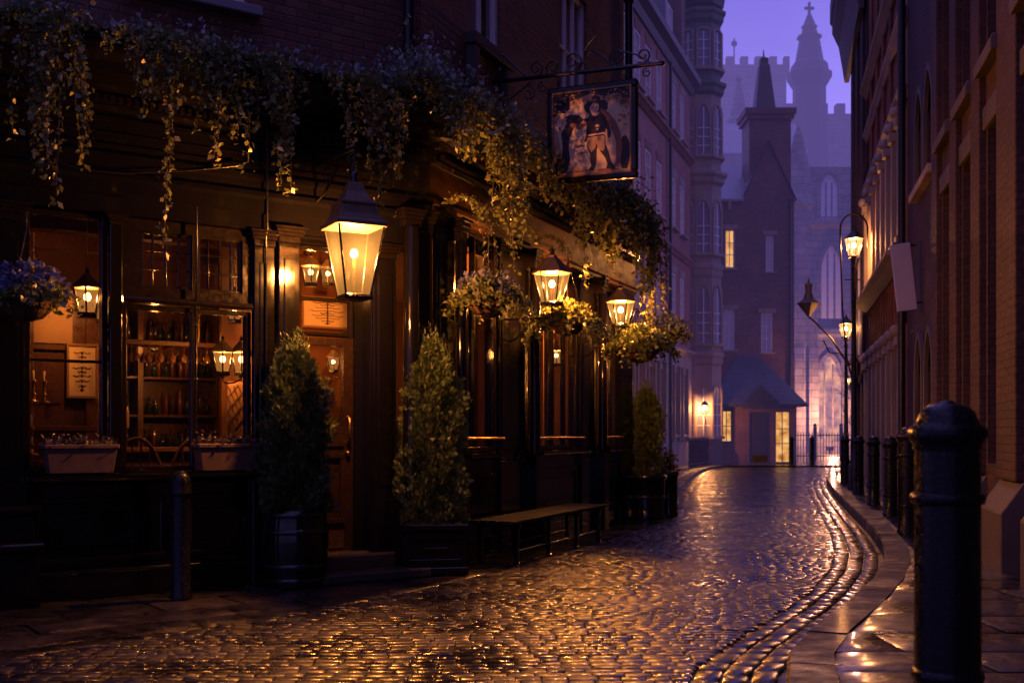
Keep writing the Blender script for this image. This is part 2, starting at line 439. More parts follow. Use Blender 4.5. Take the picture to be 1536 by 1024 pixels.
wall_x = lambda y: 2.1 + .235*y
# ------------------------------------------------------------------ ground
def setts(rows, name, mat, dome=.012, **props):
    """rows: list of lists of quads (4 corner xyz, ccw); every stone gets a chamfered, slightly tilted top"""
    Q = np.asarray(rows, np.float32)                     # n,4,3
    n = len(Q)
    g = np.array([0, .07, .93, 1.0], np.float32)
    uu, vv = np.meshgrid(g, g, indexing='xy')
    uu = uu.ravel(); vv = vv.ravel()
    w = np.stack([(1-uu)*(1-vv), uu*(1-vv), uu*vv, (1-uu)*vv], 0)      # 4,16
    V = np.einsum('kj,nkc->njc', w, Q)
    inner = ((uu > .05) & (uu < .95) & (vv > .05) & (vv < .95))
    edge = ~inner
    V[:, edge, 2] -= dome*1.6
    tilt = rng.normal(0, 1, (n, 2)).astype(np.float32)*dome*np.array([.14, .55], np.float32)
    V[:, :, 2] += tilt[:, :1]*(uu-.5)[None]*2 + tilt[:, 1:]*(vv-.5)[None]*2 + rng.normal(0, dome*.22, (n, 1)).astype(np.float32)
    V[:, inner, 2] += rng.normal(0, dome*.07, (n, inner.sum())).astype(np.float32)
    V[:, inner, 0] += rng.normal(0, .004, (n, inner.sum())); V[:, inner, 1] += rng.normal(0, .003, (n, inner.sum()))
    base = (np.arange(n)*16)[:, None]
    cells = []
    for j in range(3):
        for i in range(3):
            a = j*4+i
            cells.append([a, a+1, a+5, a+4])
    Fq = (base[:, None, :] + np.array(cells)[None]).reshape(-1, 4)
    return npmesh(name, V.reshape(-1, 3), Fq, mat, smooth=True, **props)

gm = MB(); gm.add([(-150,-30,-.03),(150,-30,-.03),(150,330,-.03),(-150,330,-.03)], [(0,1,2,3)])
gm.build('ground', M['earth'], kind='structure')
stones = []
y = 2.6
while y < 44.0:
    d = random.uniform(.082, .108) if y < 20 else random.uniform(.15, .2)
    x0, x1 = left_x(y)+.02, kerb_x(y)-.50
    if y > 39: x1 = min(x1, 16)
    x = x0 + random.uniform(-.02, .0)
    wob = lambda q: .02*math.sin(q*.8 + y*.3) + .006*math.sin(q*4.1+y*2.0)
    while x < x1:
        w = random.uniform(.10, .18) if y < 20 else random.uniform(.2, .3)
        xa, xb = x+.004, min(x+w, x1)-.004
        if xb-xa > .04:
            ya, yb = y+.004, y+d-.004
            stones.append([(xa, ya+wob(xa), 0), (xb, ya+wob(xb), 0), (xb, yb+wob(xb), 0), (xa, yb+wob(xa), 0)])
        x += w
    y += d
setts(stones, 'road', M['road'], .0024, kind='structure')
# three courses of gutter setts following the kerb
def walk(fn, y0, y1, step, off=0.0):
    """points along an edge curve, shifted sideways"""
    pts = []; yy = y0
    while yy < y1:
        e = .05; dx = (fn(yy+e)-fn(yy-e))/(2*e); L = math.hypot(dx, 1)
        pts.append((fn(yy)-off/L, yy+off*dx/L)); yy += step/L
    return pts
stones = []
for c, (a, b) in enumerate(((.50,.35),(.345,.20),(.195,.05))):
    pa = walk(kerb_x, 2.2, 39.5, .045, a); pb = walk(kerb_x, 2.2, 39.5, .045, b)
    i = c; m = min(len(pa), len(pb))-6
    while i < m:
        k = random.choice((4, 5, 5, 6)); j = min(i+k, m)
        p = [pa[i], pa[j], pb[j], pb[i]]
        cx_, cy_ = sum(q[0] for q in p)/4, sum(q[1] for q in p)/4
        p = [(cx_+(q[0]-cx_)*.95, cy_+(q[1]-cy_)*.95, -.012+c*.004) for q in p]
        stones.append([p[3], p[2], p[1], p[0]])
        i = j
setts(stones, 'gutter', M['gutter'], .0055, kind='structure')
def kerbstones(fn, y0, y1, side, z, name, wid=.27, h=.16):
    mb = MB(); p0 = walk(fn, y0, y1, .02, 0); p1 = walk(fn, y0, y1, .02, -side*wid)
    m = min(len(p0), len(p1)) - 2; i = 0
    while i < m-4:
        k = random.randint(36, 52); j = min(i+k, m)
        idx = [i] + list(range(i+9, j-4, 9)) + [j-1]
        zz = z + random.uniform(-.004, .004); c = .018
        vs = []; fs = []
        for q in idx:
            (ax, ay), (bx, by) = p0[q], p1[q]
            ex, ey = (bx-ax)*c/wid, (by-ay)*c/wid
            vs += [(ax, ay, -.05), (ax, ay, zz-c), (ax+ex, ay+ey, zz), (bx, by, zz-.002), (bx, by, -.05)]
        for s_ in range(len(idx)-1):
            for t_ in range(4):
                a = s_*5+t_; fs.append((a, a+1, a+6, a+5))
        fs += [(0,1,2,3,4), tuple(reversed([len(vs)-5+t for t in range(5)]))]
        mb.add(vs, fs)
        i = j
    return mb.build(name, M['kerb'], kind='structure')
kerbstones(kerb_x, 1.5, 40.0, 1, .125, 'kerb', .24)
kerbstones(left_x, 17.9, 43.5, -1, .10, 'kerb', .25)
# flags of the pavement opposite the pub
stones = []; y = 1.0; row = 0
while y < 39:
    d = random.uniform(.50, .68)
    xl = max(kerb_x(y), kerb_x(y+d))+.25; xr = wall_x(y)+.2 if y < 36 else wall_x(y)+6
    x = min(kerb_x(y), kerb_x(y+d))+.245; first = True
    while x < xr:
        w = random.uniform(.6, 1.05)*(.6 if first and row % 2 else 1); first = False
        g = .006
        def lx(xx, yy, st=x):
            return max(xx, kerb_x(yy)+.25)
        q = [(lx(x+g, y+g), y+g), (lx(x+w-g, y+g), y+g), (lx(x+w-g, y+d-g), y+d-g), (lx(x+g, y+d-g), y+d-g)]
        if q[1][0]-q[0][0] > .03 or q[2][0]-q[3][0] > .03:
            stones.append([(a, b, .118) for a, b in q])
        x += w
    y += d; row += 1
setts(stones, 'pavement', M['flag'], .006, kind='structure')
pb_ = MB(); pts = [(kerb_x(v)+.05, v) for v in np.arange(-2, 41, .5)]
vs = [(a, b, .10) for a, b in pts] + [(wall_x(b)+8, b, .10) for a, b in pts]; n_ = len(pts)
pb_.add(vs, [(i, i+n_, i+n_+1, i+1) for i in range(n_-1)]).build('pavement_bed', M['earth'], kind='structure')
# flush flags in front of the pub, laid parallel to its front
stones = []; v = .0; row = 0
inv = FF.inverted()
while v < 5.5:
    d = random.uniform(.42, .58); u = -1.2 + random.uniform(-.3, 0)
    while u < 6.5:
        w = random.uniform(.55, .95); g = .006
        q = [wpt(FF, u+w-g, v+g, 0), wpt(FF, u+w-g, v+d-g, 0), wpt(FF, u+g, v+d-g, 0), wpt(FF, u+g, v+g, 0)]
        lim = [left_x(p.y)-.01 for p in q]
        if sum(p.x < l for p, l in zip(q, lim)) >= 1:
            qq = [(min(p.x, l), p.y, .001) for p, l in zip(q, lim)]
            a = abs(sum(qq[i][0]*qq[(i+1)%4][1]-qq[(i+1)%4][0]*qq[i][1] for i in range(4)))/2
            if a > .02: stones.append([qq[3], qq[2], qq[1], qq[0]])
        u += w
    v += d
setts(stones, 'pavement', M['flag'], .007, kind='structure')
# narrow flags along the pub's lane side and the raised pavement beyond
stones = []; y = 10.6
while y < 43:
    d = random.uniform(.5, .75); far = y > 17.9
    z = .095 if far else .001
    xb = [left_x(y)-(.27 if far else .02), left_x(y+d)-(.27 if far else .02)]
    x = 0.0
    for w in ((.62, .7) if not far else (.7, .8, .7, .8, .9, .9)):
        g = .006
        stones.append([(xb[0]-x-w+g, y+g, z), (xb[0]-x-g, y+g, z), (xb[1]-x-g, y+d-g, z), (xb[1]-x-w+g, y+d-g, z)])
        x += w
    y += d
setts(stones, 'pavement', M['flag'], .006, kind='structure')
pb_ = MB(); pts = [(left_x(v)-.05, v) for v in np.arange(17.9, 46, .5)]; n_ = len(pts)
vs = [(a, b, .08) for a, b in pts] + [(a-7, b, .08) for a, b in pts]
pb_.add(vs, [(i+1, i+n_+1, i+n_, i) for i in range(n_-1)]).build('pavement_bed', M['earth'], kind='structure')
fp = MB(); fp.box(8.0, 40, 44.0, 120, -.05, .06); fp.build('forecourt', M['flag'], kind='structure')

# ------------------------------------------------------------------ the pub
pub = thing('public_house', 'black fronted corner pub with ivy on its cornice and glowing windows', 'pub', frame=Matrix.Translation((CX, CY, 0)))
P = M['paint']; PT = M['paint_trim']
def pilaster(frame, x0, x1, n1, z0, z1, cap=.14, base=.5, n0=-.02, round_=False, mat=None):
    mb = MB(); w = x1-x0
    if round_:
        c = (x0+x1)/2; r = w/2
        mb.lathe([(r, z0+base), (r*1.0, z0+base+.02), (r*.92, (z0+z1)/2), (r*.86, z1-cap)], 14, (c, n1-r*.3, 0))
        mb.box(x0-.03, x1+.03, n0, n1+.04, z0, z0+base)
    else:
        mb.box(x0, x1, n0, n1, z0, z1-cap)
        mb.box(x0-.025, x1+.025, n0, n1+.03, z0, z0+base)
        if w > .18: mb.box(x0+.045, x1-.045, n1-.01, n1+.012, z0+base+.12, z1-cap-.14)
    o = mb.build('pilaster', mat or P, pub, frame, bevel=.006)
    cb = MB(); e = [0, .018, .03, .045]
    for i, q in enumerate((.0, .4, .62, .84)):
        cb.box(x0-e[i]-.006, x1+e[i]+.006, n0+.003*i, n1+.012+e[i], z1-cap+cap*q, z1-cap+cap*((.4,.62,.84,1.0)[i]))
    cb.build('capital', PT, o, frame, bevel=.005)
    return o
def glazed(frame, x0, x1, z0, z1, n, fw=.05, dep=.07, vx=(), hz=(), bar=.022, mat=None, glass=None, parent=None, sill=False, name='window'):
    """window: frame with glazing bars, pane as a sub-part"""
    mb = MB()
    mb.box(x0, x0+fw, n-dep, n+.02, z0, z1); mb.box(x1-fw, x1, n-dep, n+.02, z0, z1)
    mb.box(x0+fw, x1-fw, n-dep, n+.018, z0, z0+fw); mb.box(x0+fw, x1-fw, n-dep, n+.018, z1-fw, z1)
    for v in vx: mb.box(v-bar/2, v+bar/2, n-dep*.6, n+.010, z0+fw, z1-fw)
    for h in hz: mb.box(x0+fw, x1-fw, n-dep*.62, n+.006, h-bar/2, h+bar/2)
    o = mb.build(name, mat or PT, parent or pub, frame, bevel=.004)
    g = MB(); yy = n-dep*.45
    g.add([(x0+fw*.6, yy, z0+fw*.6), (x1-fw*.6, yy, z0+fw*.6), (x1-fw*.6, yy, z1-fw*.6), (x0+fw*.6, yy, z1-fw*.6)], [(3,2,1,0)])
    g.build('pane', glass or M['glass'], o, frame)
    if sill:
        s_ = MB(); s_.box(x0-.06, x1+.06, n-.02, n+.10, z0-.07, z0-.004); s_.build('sill', mat or PT, o, frame, bevel=.005)
    return o
def panelled(mb, x0, x1, z0, z1, n, d=.034):
    """raised bolection moulding around a sunk panel"""
    w = .045
    mb.box(x0, x1, n-.01, n+d, z1-w, z1); mb.box(x0, x1, n-.01, n+d, z0, z0+w)
    mb.box(x0, x0+w, n-.01, n+d-.003, z0+w, z1-w); mb.box(x1-w, x1, n-.01, n+d-.003, z0+w, z1-w)
    mb.box(x0+.12, x1-.12, n-.01, n+.010, z0+.12, z1-.12)

# front: stall riser, sill
mb = MB(); mb.box(1.56, 3.62, -.12, .02, 0, .90); mb.box(1.55, 3.62, -.12, .055, 0, .20)
mb.profile([(.02,.20),(.06,.20),(.05,.225),(.02,.24)], 1.55, 3.62)
panelled(mb, 2.52, 3.50, .29, .80, .02); panelled(mb, 1.66, 2.42, .29, .80, .02)
mb.build('stall_riser', P, pub, FF, bevel=.005)
mb = MB(); mb.profile([(-.12,.90),(.04,.90),(.08,.925),(.22,.935),(.235,.95),(.235,.975),(-.12,.99)], 1.56, 3.62)
mb.build('window_sill', P, pub, FF)
mb = MB(); mb.box(3.62, 7.2, -.3, .0, 0, 3.05); panelled(mb, 4.4, 6.9, .3, .85, 0); panelled(mb, 4.4, 6.9, 1.1, 2.9, 0)
mb.build('side_wall', P, pub, FF, bevel=.005)
# pilasters of the front
pilaster(FF, 3.62, 4.25, .10, 0, 3.05, base=.92)
mb = MB(); mb.box(3.55, 4.32, -.01, .30, 0, .42); mb.profile([(-.01,.42),(.33,.42),(.34,.45),(.33,.48),(.28,.50),(-.01,.50)], 3.53, 4.34)
mb.box(3.58, 4.28, -.01, .26, .50, .70); mb.profile([(-.01,.70),(.30,.70),(.31,.74),(.26,.765),(-.01,.765)], 3.54, 4.32)
mb.build('pedestal', P, pub, FF, bevel=.008)
pilaster(FF, 2.87, 2.965, .04, .99, 3.05, cap=.08, base=.06)
pilaster(FF, 1.57, 1.755, .05, 0, 3.05, base=.9)
pilaster(FF, 1.35, 1.545, .085, 0, 3.10, base=.6)
pilaster(FF, .36, .60, .05, 0, 3.05, base=.7)
pilaster(FF, .165, .335, .16, 0, 3.38, base=.75, round_=True, cap=.16)
pilaster(FF, -.02, .14, .07, 0, 3.40, base=.75, cap=.2)
# windows of the front
glazed(FF, 2.97, 3.60, .995, 3.04, -.03, .045, hz=(1.87,))
glazed(FF, 1.76, 2.86, .995, 2.345, -.03, .04, vx=(2.27,), bar=.03)
tw = MB(); tw.holes(1.76, 2.86, 2.36, 3.045, -.10, -.01, [(1.84, 2.22, 2.50, 2.95), (2.28, 2.70, 2.50, 2.95)])
tw.profile([(-.02,2.36),(.03,2.36),(.045,2.385),(.03,2.41),(-.02,2.42)], 1.76, 2.86)
tw.build('transom_panel', PT, pub, FF, bevel=.004)
for a, b, vx in ((1.835, 2.225, (1.93, 2.03, 2.13)), (2.275, 2.705, (2.38, 2.49, 2.60))):
    glazed(FF, a, b, 2.495, 2.955, -.045, .022, .04, vx=vx, hz=(2.65, 2.80), bar=.012, name='leaded_light')
mb = MB(); mb.tube([(2.265,.03,1.0),(2.265,.03,2.4),(2.265,.055,2.42),(2.265,.055,3.3)], .011, 6)
for z in (1.3, 1.75, 2.2, 2.7, 3.1): mb.sphere((2.265, .045, z), .017, 8, 6)
mb.build('conduit', M['iron'], pub, FF)
mb = MB(); mb.tube([(1.66,.075,1.1),(1.66,.075,3.0),(1.66,.10,3.05),(1.66,.10,4.3)], .009, 6)
mb.build('conduit', M['iron'], pub, FF)
# doorway
DN = -.16
mb = MB(); mb.holes(.60, 1.36, .22, 3.05, DN-.08, DN+.03, [(.70, 1.29, .22, 3.0)]); mb.box(.60,.615,DN,.03,.22,3.05); mb.box(1.345,1.358,DN,.06,.22,3.05)
mb.box(.60, 1.36, DN-.08, .02, 3.02, 3.05)
mb.build('door_frame', P, pub, FF, bevel=.004)
glazed(FF, .705, 1.285, 2.19, 2.99, DN-.01, .03, .05, hz=(2.52,), bar=.035, name='fanlight')
dm = MB(); dm.holes(.705, 1.285, .23, 2.17, DN-.055, DN, [(.80, 1.25, 1.36, 2.10)])
panelled(dm, .80, 1.22, .48, 1.12, DN); dm.box(.80, 1.24, DN-.01, DN+.02, 1.18, 1.28)
door = dm.build('door', M['door_wood'], pub, FF, bevel=.004)
g = MB(); g.add([(.79,DN-.03,1.35),(1.26,DN-.03,1.35),(1.26,DN-.03,2.11),(.79,DN-.03,2.11)], [(3,2,1,0)]); g.build('pane', M['glass'], door, FF)
hb = MB(); hb.tube([(.765,DN+.02,1.22),(.765,DN+.06,1.24),(.765,DN+.06,1.44),(.765,DN+.02,1.46)], .011, 8); hb.sphere((.765,DN+.02,1.12),.025,10,6)
hb.build('handle', M['brass'], door, FF)
kb = MB(); kb.box(.80, 1.22, DN, DN+.008, .25, .42); kb.build('kick_plate', M['brass'], door, FF)
mb = MB(); mb.box(.42, 1.56, DN-.06, .16, .0, .215); mb.build('door_step', M['kerb'], pub, FF, bevel=.015)
mb = MB(); mb.box(.02, 1.50, .16, .44, .0, .085); mb.build('door_step', M['kerb'], pub, FF, bevel=.015)
# entablature, mitred at the corner by running each length past it
def mitre(prof, xa, xb, name, mat, side):
    """run a moulding on both fronts meeting on the bisector of the corner"""
    k = math.tan(R(35.1/2))
    mb = MB(); n = len(prof)
    vs = []
    for y_, z_ in prof: vs.append((-side*y_*k*0 + (-y_*k if side > 0 else y_*k), y_, z_))
    far = xb
    for y_, z_ in prof: vs.append((far, y_, z_))
    fs = [tuple(range(n)), tuple(reversed(range(n, 2*n)))]
    for i in range(n):
        j = (i+1) % n; fs.append((i, i+n, j+n, j) if side > 0 else (i, j, j+n, i+n))
    mb.add(vs, fs)
    return mb.build(name, mat, pub, FF if side > 0 else FS)
architrave = [(-.3,3.05),(.06,3.05),(.06,3.18),(.085,3.20),(.085,3.30),(.11,3.33),(.10,3.37),(.06,3.38),(.06,3.46),(.09,3.48),(.09,3.52),(-.3,3.52)]
frieze = [(-.3,3.523),(.04,3.523),(.04,3.85),(-.3,3.85)]
cornice = [(-.3,3.853),(.07,3.853),(.09,3.89),(.09,3.98),(.15,4.00),(.17,4.03),(.30,4.05),(.32,4.09),(.34,4.16),(.40,4.22),(.42,4.26),(.42,4.29),(-.3,4.33)]
for side, far, archmat, frm in ((1, 7.2, P, P), (-1, -6.9, M['fascia'], M['fascia'])):
    pa = architrave if side > 0 else [(-.3,3.42),(.06,3.42),(.06,3.46),(.09,3.48),(.09,3.52),(-.3,3.52)]
    mitre(pa, 0, far, 'architrave', archmat, side)
    mitre(frieze, 0, far, 'fascia', frm, side)
    co = mitre(cornice, 0, far, 'cornice', P if side > 0 else PT, side)
    fr = FF if side > 0 else FS
    d = MB(); x = .1
    while x < abs(far)-.1:
        xx = x if side > 0 else -x-.035
        d.box(xx, xx+.035, .08, .135, 3.915, 3.965); x += .062
    d.build('dentil_trim', PT, co, fr)
    d = MB(); d.box(.0 if side > 0 else far, far if side > 0 else -.0, -.12, .36, 4.32, 4.40)
    d.build('gutter_trough', P, pub, fr)
mb = MB()
for x0, x1 in ((.42, 1.55), (1.7, 4.2)): panelled(mb, x0, x1, 3.56, 3.82, .04, .018)
mb.build('frieze_panel', P, pub, FF, bevel=.004)
mb = MB(); cab = [on(FF, *q, .09) for q in ((70,238),(128,256),(190,261),(280,257),(362,249))]
mb.tube([(a, .10, b) for a, b in cab], .006, 5); mb.build('cable', M['iron'], pub, FF)
mb = MB(); mb.lathe([(.001,0),(.09,.0),(.10,.02),(.075,.035),(.05,.045),(.001,.05)], 18)
for i, (px, py) in enumerate(((615,262),)):
    x_, z_ = on(FF, px, py, .1)
# lane side: piers, colonettes, windows (s = distance from the corner, x = -s)
def sx(a, b): return (-b, -a)
pilaster(FS, -.42, -.16, .02, 0, 3.42, cap=.1, base=.7)
for a, b in ((1.70, 2.44), (4.40, 4.98), (6.12, 6.80)):
    pilaster(FS, -b, -a, .03, 0, 3.42, cap=.12, base=1.0)
for a in (.47, 2.48, 5.02):
    pilaster(FS, -a-.13, -a, .13, 0, 3.42, cap=.22, base=1.05, round_=True)
wins = ((.62, 1.68, (1.15,), 3), (2.64, 4.38, (3.06, 3.50, 3.94), 3), (5.18, 6.10, (5.65,), 3))
for a, b, vx, _ in wins:
    glazed(FS, -b, -a, 1.11, 3.40, -.03, .05, .09, vx=[-v for v in vx], hz=(2.62,), bar=.035)
    mb = MB(); mb.box(-b, -a, -.12, .0, 0, 1.02); mb.box(-b-.01, -a+.01, -.12, .04, 0, .22)
    if a < 1:
        x = -b+.08
        while x < -a-.1:
            mb.box(x, x+.03, -.01, .018, .38, .84); x += .048
        mb.box(-b+.04, -a-.04, -.01, .028, .84, .88); mb.box(-b+.04, -a-.04, -.01, .028, .33, .38)
    else: panelled(mb, -b+.1, -a-.1, .30, .88, .0)
    mb.build('stall_riser', P, pub, FS, bevel=.004)
    mb = MB(); mb.profile([(-.12,1.02),(.05,1.02),(.12,1.04),(.18,1.05),(.19,1.07),(.19,1.09),(-.12,1.11)], -b, -a)
    mb.build('window_sill', P, pub, FS)
    mb = MB(); mb.tube([(-b+.02,.10,1.25),(-a-.02,.10,1.25)], .016, 8)
    for q in (a+.06, (a+b)/2, b-.06): mb.tube([(-q,.10,1.25),(-q,.02,1.23)], .008, 6)
    mb.build('guard_rail', M['brass'], pub, FS)
mb = MB(); mb.lathe([(.001,.05),(.06,.045),(.085,.02),(.11,.03),(.13,.0),(.12,-.03)], 20)
ro = mb.build('roundel', M['iron'], pub, FS @ Matrix.Translation((-2.30, .04, 1.0)) @ Matrix.Rotation(-math.pi/2, 4, 'X'))
# upper brick walls
UN = -.14
wA = (1.24, 2.12, 5.52, 7.3); wB = (4.05, 5.15, 4.75, 7.2); wC = (2.6, 3.5, 5.3, 7.2)
mb = MB(); mb.holes(-6.9, .02, 4.30, 9.6, UN-.22, UN, [(-a[1], -a[0], a[2], a[3]) for a in (wA, wB)])
mb.build('upper_wall', M['brick_pub'], pub, FS)
mb = MB(); mb.holes(-.02, 7.2, 4.30, 9.6, UN-.22, UN-.002, [(1.75, 2.75, 5.0, 7.0)])
mb.build('upper_wall', M['brick_pub'], pub, FF)
def sash(frame, x0, x1, z0, z1, n, parent, nx=2, nz=4, wood='white_wood', pane_back=True, sill='stone', glass='glass_far', lit=False, sillh=.09):
    fw = .07 if x1-x0 > .7 else .06
    vx = [x0+fw+(x1-x0-2*fw)*i/nx for i in range(1, nx)]
    hz = [z0+fw+(z1-z0-2*fw)*i/nz for i in range(1, nz)]
    o = glazed(frame, x0, x1, z0, z1, n, fw, .09, vx, hz, .028, M[wood], M['litwin'] if lit else M[glass], parent)
    if not lit:
        b = MB(); b.box(x0+.01, x1-.01, n-.20, n-.17, z0+.01, z1-.01); b.build('pane_back', M['pane_back' if pane_back else 'dark_room'], o, frame)  # pale sheet added to brighten panes; the dark one paints room shade
    if sill:
        s_ = MB(); s_.box(x0-.1, x1+.1, n-.06, n+.20, z0-sillh, z0-.003); s_.build('sill', M[sill], o, frame, bevel=.01)
    return o
sash(FS, -wA[1], -wA[0], wA[2], wA[3], UN-.06, pub, 2, 2, sill='stone_dark', sillh=.13)
sash(FS, -wB[1], -wB[0], wB[2], wB[3], UN-.06, pub, 3, 3, sill='stone_dark')
sash(FF, 1.75, 2.75, 5.0, 7.0, UN-.06, pub, 2, 2, sill='lead')
for s_ in (wA[0]-.02, wA[1]-.05):
    mb = MB(); mb.prism([(-s_-.06, 5.38), (-s_+.06, 5.38), (-s_+.05, 4.95), (-s_-.05, 4.95)], UN, UN+.13)
    mb.build('sill_bracket', M['stone_dark'], pub, FS, bevel=.015)
mb = MB(); mb.box(-1.98, -1.30, UN, UN+.05, 4.55, 5.36); mb.build('apron_panel', M['brick_pub'], pub, FS, bevel=.006)
mb = MB(); mb.tube([(.16,UN+.08,4.36),(.16,UN+.08,9.6)], .055, 10)
for z in (4.9, 6.4): mb.lathe([(.07,0),(.07,.08)], 10, (.16, UN+.08, z))
mb.build('drainpipe', M['iron'], pub, FF)
mb = MB(); mb.tube([(-6.84,UN+.10,.2),(-6.84,UN+.10,9.6)], .06, 10)
for z in (1.2, 3.4, 5.6, 7.8): mb.lathe([(.078,0),(.078,.09)], 10, (-6.84, UN+.10, z))
mb.build('drainpipe', M['iron'], pub, FS)
# end walls, back and roof so that the block is closed
A_ = wpt(FF, 7.2, -.2, 0); B_ = wpt(FS, -6.9, -.2, 0)
mb = MB()
def wallseg(mb, a, b, z0, z1, t=.25):
    d = (b-a).normalized(); nn = Vector((-d.y, d.x, 0))*t
    mb.add([a+Vector((0,0,z0)), b+Vector((0,0,z0)), b+nn+Vector((0,0,z0)), a+nn+Vector((0,0,z0)),
            a+Vector((0,0,z1)), b+Vector((0,0,z1)), b+nn+Vector((0,0,z1)), a+nn+Vector((0,0,z1))],
           [(0,3,2,1),(4,5,6,7),(0,1,5,4),(1,2,6,5),(2,3,7,6),(3,0,4,7)])
Bb = B_ + Vector((-9.0, 6.0, 0)); Ab = A_ + Vector((-1, 9.0, 0))
wallseg(mb, B_, Bb, 0, 9.6); wallseg(mb, Bb, Ab, 0, 9.6); wallseg(mb, Ab, A_, 0, 9.6)
mb.build('rear_wall', M['brick_pub'], pub)
mb = MB(); c_ = Vector((CX, CY, 0))
mb.add([q + Vector((0,0,9.58)) for q in (c_, B_, Bb, Ab, A_)], [(0,1,2,3,4)]); mb.build('roof', M['slate'], pub)

# ---- the bar room behind the windows
def meet(n):
    """plan point n metres behind both fronts"""
    k = math.tan(R(35.1/2)); return wpt(FF, n*k, -n, 0)
n0, n1 = .13, 3.0
pl = [meet(n0), wpt(FF, 6.0, -n0, 0), wpt(FF, 6.0, -n1, 0), meet(n1), wpt(FS, -6.75, -n1, 0), wpt(FS, -6.75, -n0, 0)]
up = lambda q, z: Vector((q.x, q.y, z))
mb = MB(); mb.add([up(q, .14) for q in pl], [(0,1,2,3)]); mb.add([up(q, .14) for q in pl], [(0,3,4,5)]); mb.build('bar_floor', M['wood'], pub)
mb = MB(); mb.add([up(q, 3.22) for q in pl], [(3,2,1,0),(5,4,3,0)])
mb.build('bar_ceiling', M['ceiling'], pub)
mb = MB()
for i in (1, 2, 3, 4):
    a, b = pl[i], pl[i+1]
    mb.add([up(a,.14), up(b,.14), up(b,1.25), up(a,1.25)], [(0,1,2,3)], 0)
    mb.add([up(a,1.25), up(b,1.25), up(b,3.22), up(a,3.22)], [(0,1,2,3)], 1)
mb.build('bar_wall', [M['wood'], M['wood_warm']], pub)
for nn in (-.9, -1.9):
    mb = MB(); mb.box(.8, 5.9, nn-.09, nn+.09, 3.02, 3.215); mb.build('ceiling_beam', M['wood'], pub, FF, bevel=.01)
# wooden screen with the framed print (behind the first window)
mb = MB(); mb.box(2.75, 4.6, -1.12, -1.05, .14, 2.55)
for x in (2.78, 3.30, 3.42, 4.0): mb.box(x, x+.09, -1.06, -1.02, .14, 2.60)
for z in (1.02, 1.32, 2.02, 2.5): mb.box(2.76, 4.6, -1.06, -1.015, z, z+.05)
mb.build('wooden_screen', M['wood'], pub, FF, bevel=.006)
mb = MB(); mb.box(2.98, 3.30, -1.045, -1.03, 2.08, 2.52); mb.box(3.5, 3.96, -1.045, -1.03, 2.08, 2.5); mb.build('screen_panel', M['plaster'], pub, FF)
def framed(frame, x0, x1, z0, z1, n, label):
    t = thing('framed_print', label, 'picture', frame=frame @ Matrix.Translation(((x0+x1)/2, n, z0)), group=None)
    fr = frame; b = .02
    m_ = MB(); m_.box(x0-b, x1+b, n, n+.03, z0-b, z0); m_.box(x0-b, x1+b, n, n+.03, z1, z1+b); m_.box(x0-b, x0, n, n+.028, z0, z1); m_.box(x1, x1+b, n, n+.028, z0, z1)
    m_.build('frame', M['gilt'], t, fr)
    m_ = MB(); m_.box(x0, x1, n+.002, n+.012, z0, z1); m_.build('sheet', M['paper'], t, fr)
    m_ = MB(); cx_ = (x0+x1)/2; h = z1-z0; w = x1-x0
    for fz, fw in ((.86,.62),(.78,.3),(.68,.5),(.56,.7),(.48,.3),(.40,.66),(.30,.5),(.20,.26),(.12,.12)):
        zc = z0+h*fz
        for sg in (-1, 1):
            pts = [(cx_+sg*w*.5*fw*k/6, n+.014, zc+math.sin(k*1.2)*h*.018) for k in range(7)]
            m_.tube(pts, .0035+.002*random.random(), 4)
        m_.sphere((cx_, n+.014, zc), .012, 6, 4, sz=1.3)
    m_.build('ornament_pattern', M['ink'], t, fr)
    return t
a0, z0 = on(FF, 143, 594, -1.0); a1, z1 = on(FF, 103, 518, -1.0)
framed(FF, a0, a1, z0, z1, -1.01, 'tall framed ornament print on the wooden screen behind the window')
a0, z0 = on(FF, 528, 492, -1.3); a1, z1 = on(FF, 456, 446, -1.3)
framed(FF, a0, a1, z0, z1, -1.33, 'wide framed print seen through the glass above the door')
mb = MB(); mb.box(.2, 1.5, -1.42, -1.36, .14, 3.2); mb.build('wooden_screen', M['wood_warm'], pub, FF)
# back bar: shelves and bottles
sh = thing('back_bar', 'dark wooden back bar with shelves of bottles inside the pub', 'shelves', frame=FF @ Matrix.Translation((2.4, -2.8, .14)))
mb = MB(); mb.box(1.0, 3.6, -2.98, -2.9, .14, 2.7); mb.build('back_panel', M['wood'], sh, FF)
SZ = (1.12, 1.50, 1.90, 2.28)
for z in SZ:
    mb = MB(); mb.box(1.0, 3.6, -2.9, -2.66, z-.03, z); mb.build('shelf', M['wood'], sh, FF, bevel=.004)
for x in (1.0, 1.85, 2.7, 3.55):
    mb = MB(); mb.box(x, x+.06, -2.9, -2.64, .14, 2.7); mb.build('upright', M['wood'], sh, FF, bevel=.004)
ct = thing('bar_counter', 'long wooden bar counter with a pale worn top inside the pub', 'counter', frame=FF @ Matrix.Translation((2.4, -1.9, .14)))
mb = MB(); mb.box(1.3, 3.4, -1.95, -1.6, .14, 1.12); panelled(mb, 1.4, 2.3, .3, 1.0, -1.6); panelled(mb, 2.4, 3.3, .3, 1.0, -1.6); mb.build('base', M['wood'], ct, FF)
mb = MB(); mb.box(1.25, 3.45, -2.02, -1.5, 1.12, 1.17); mb.build('worktop', M['wood_warm'], ct, FF, bevel=.01)
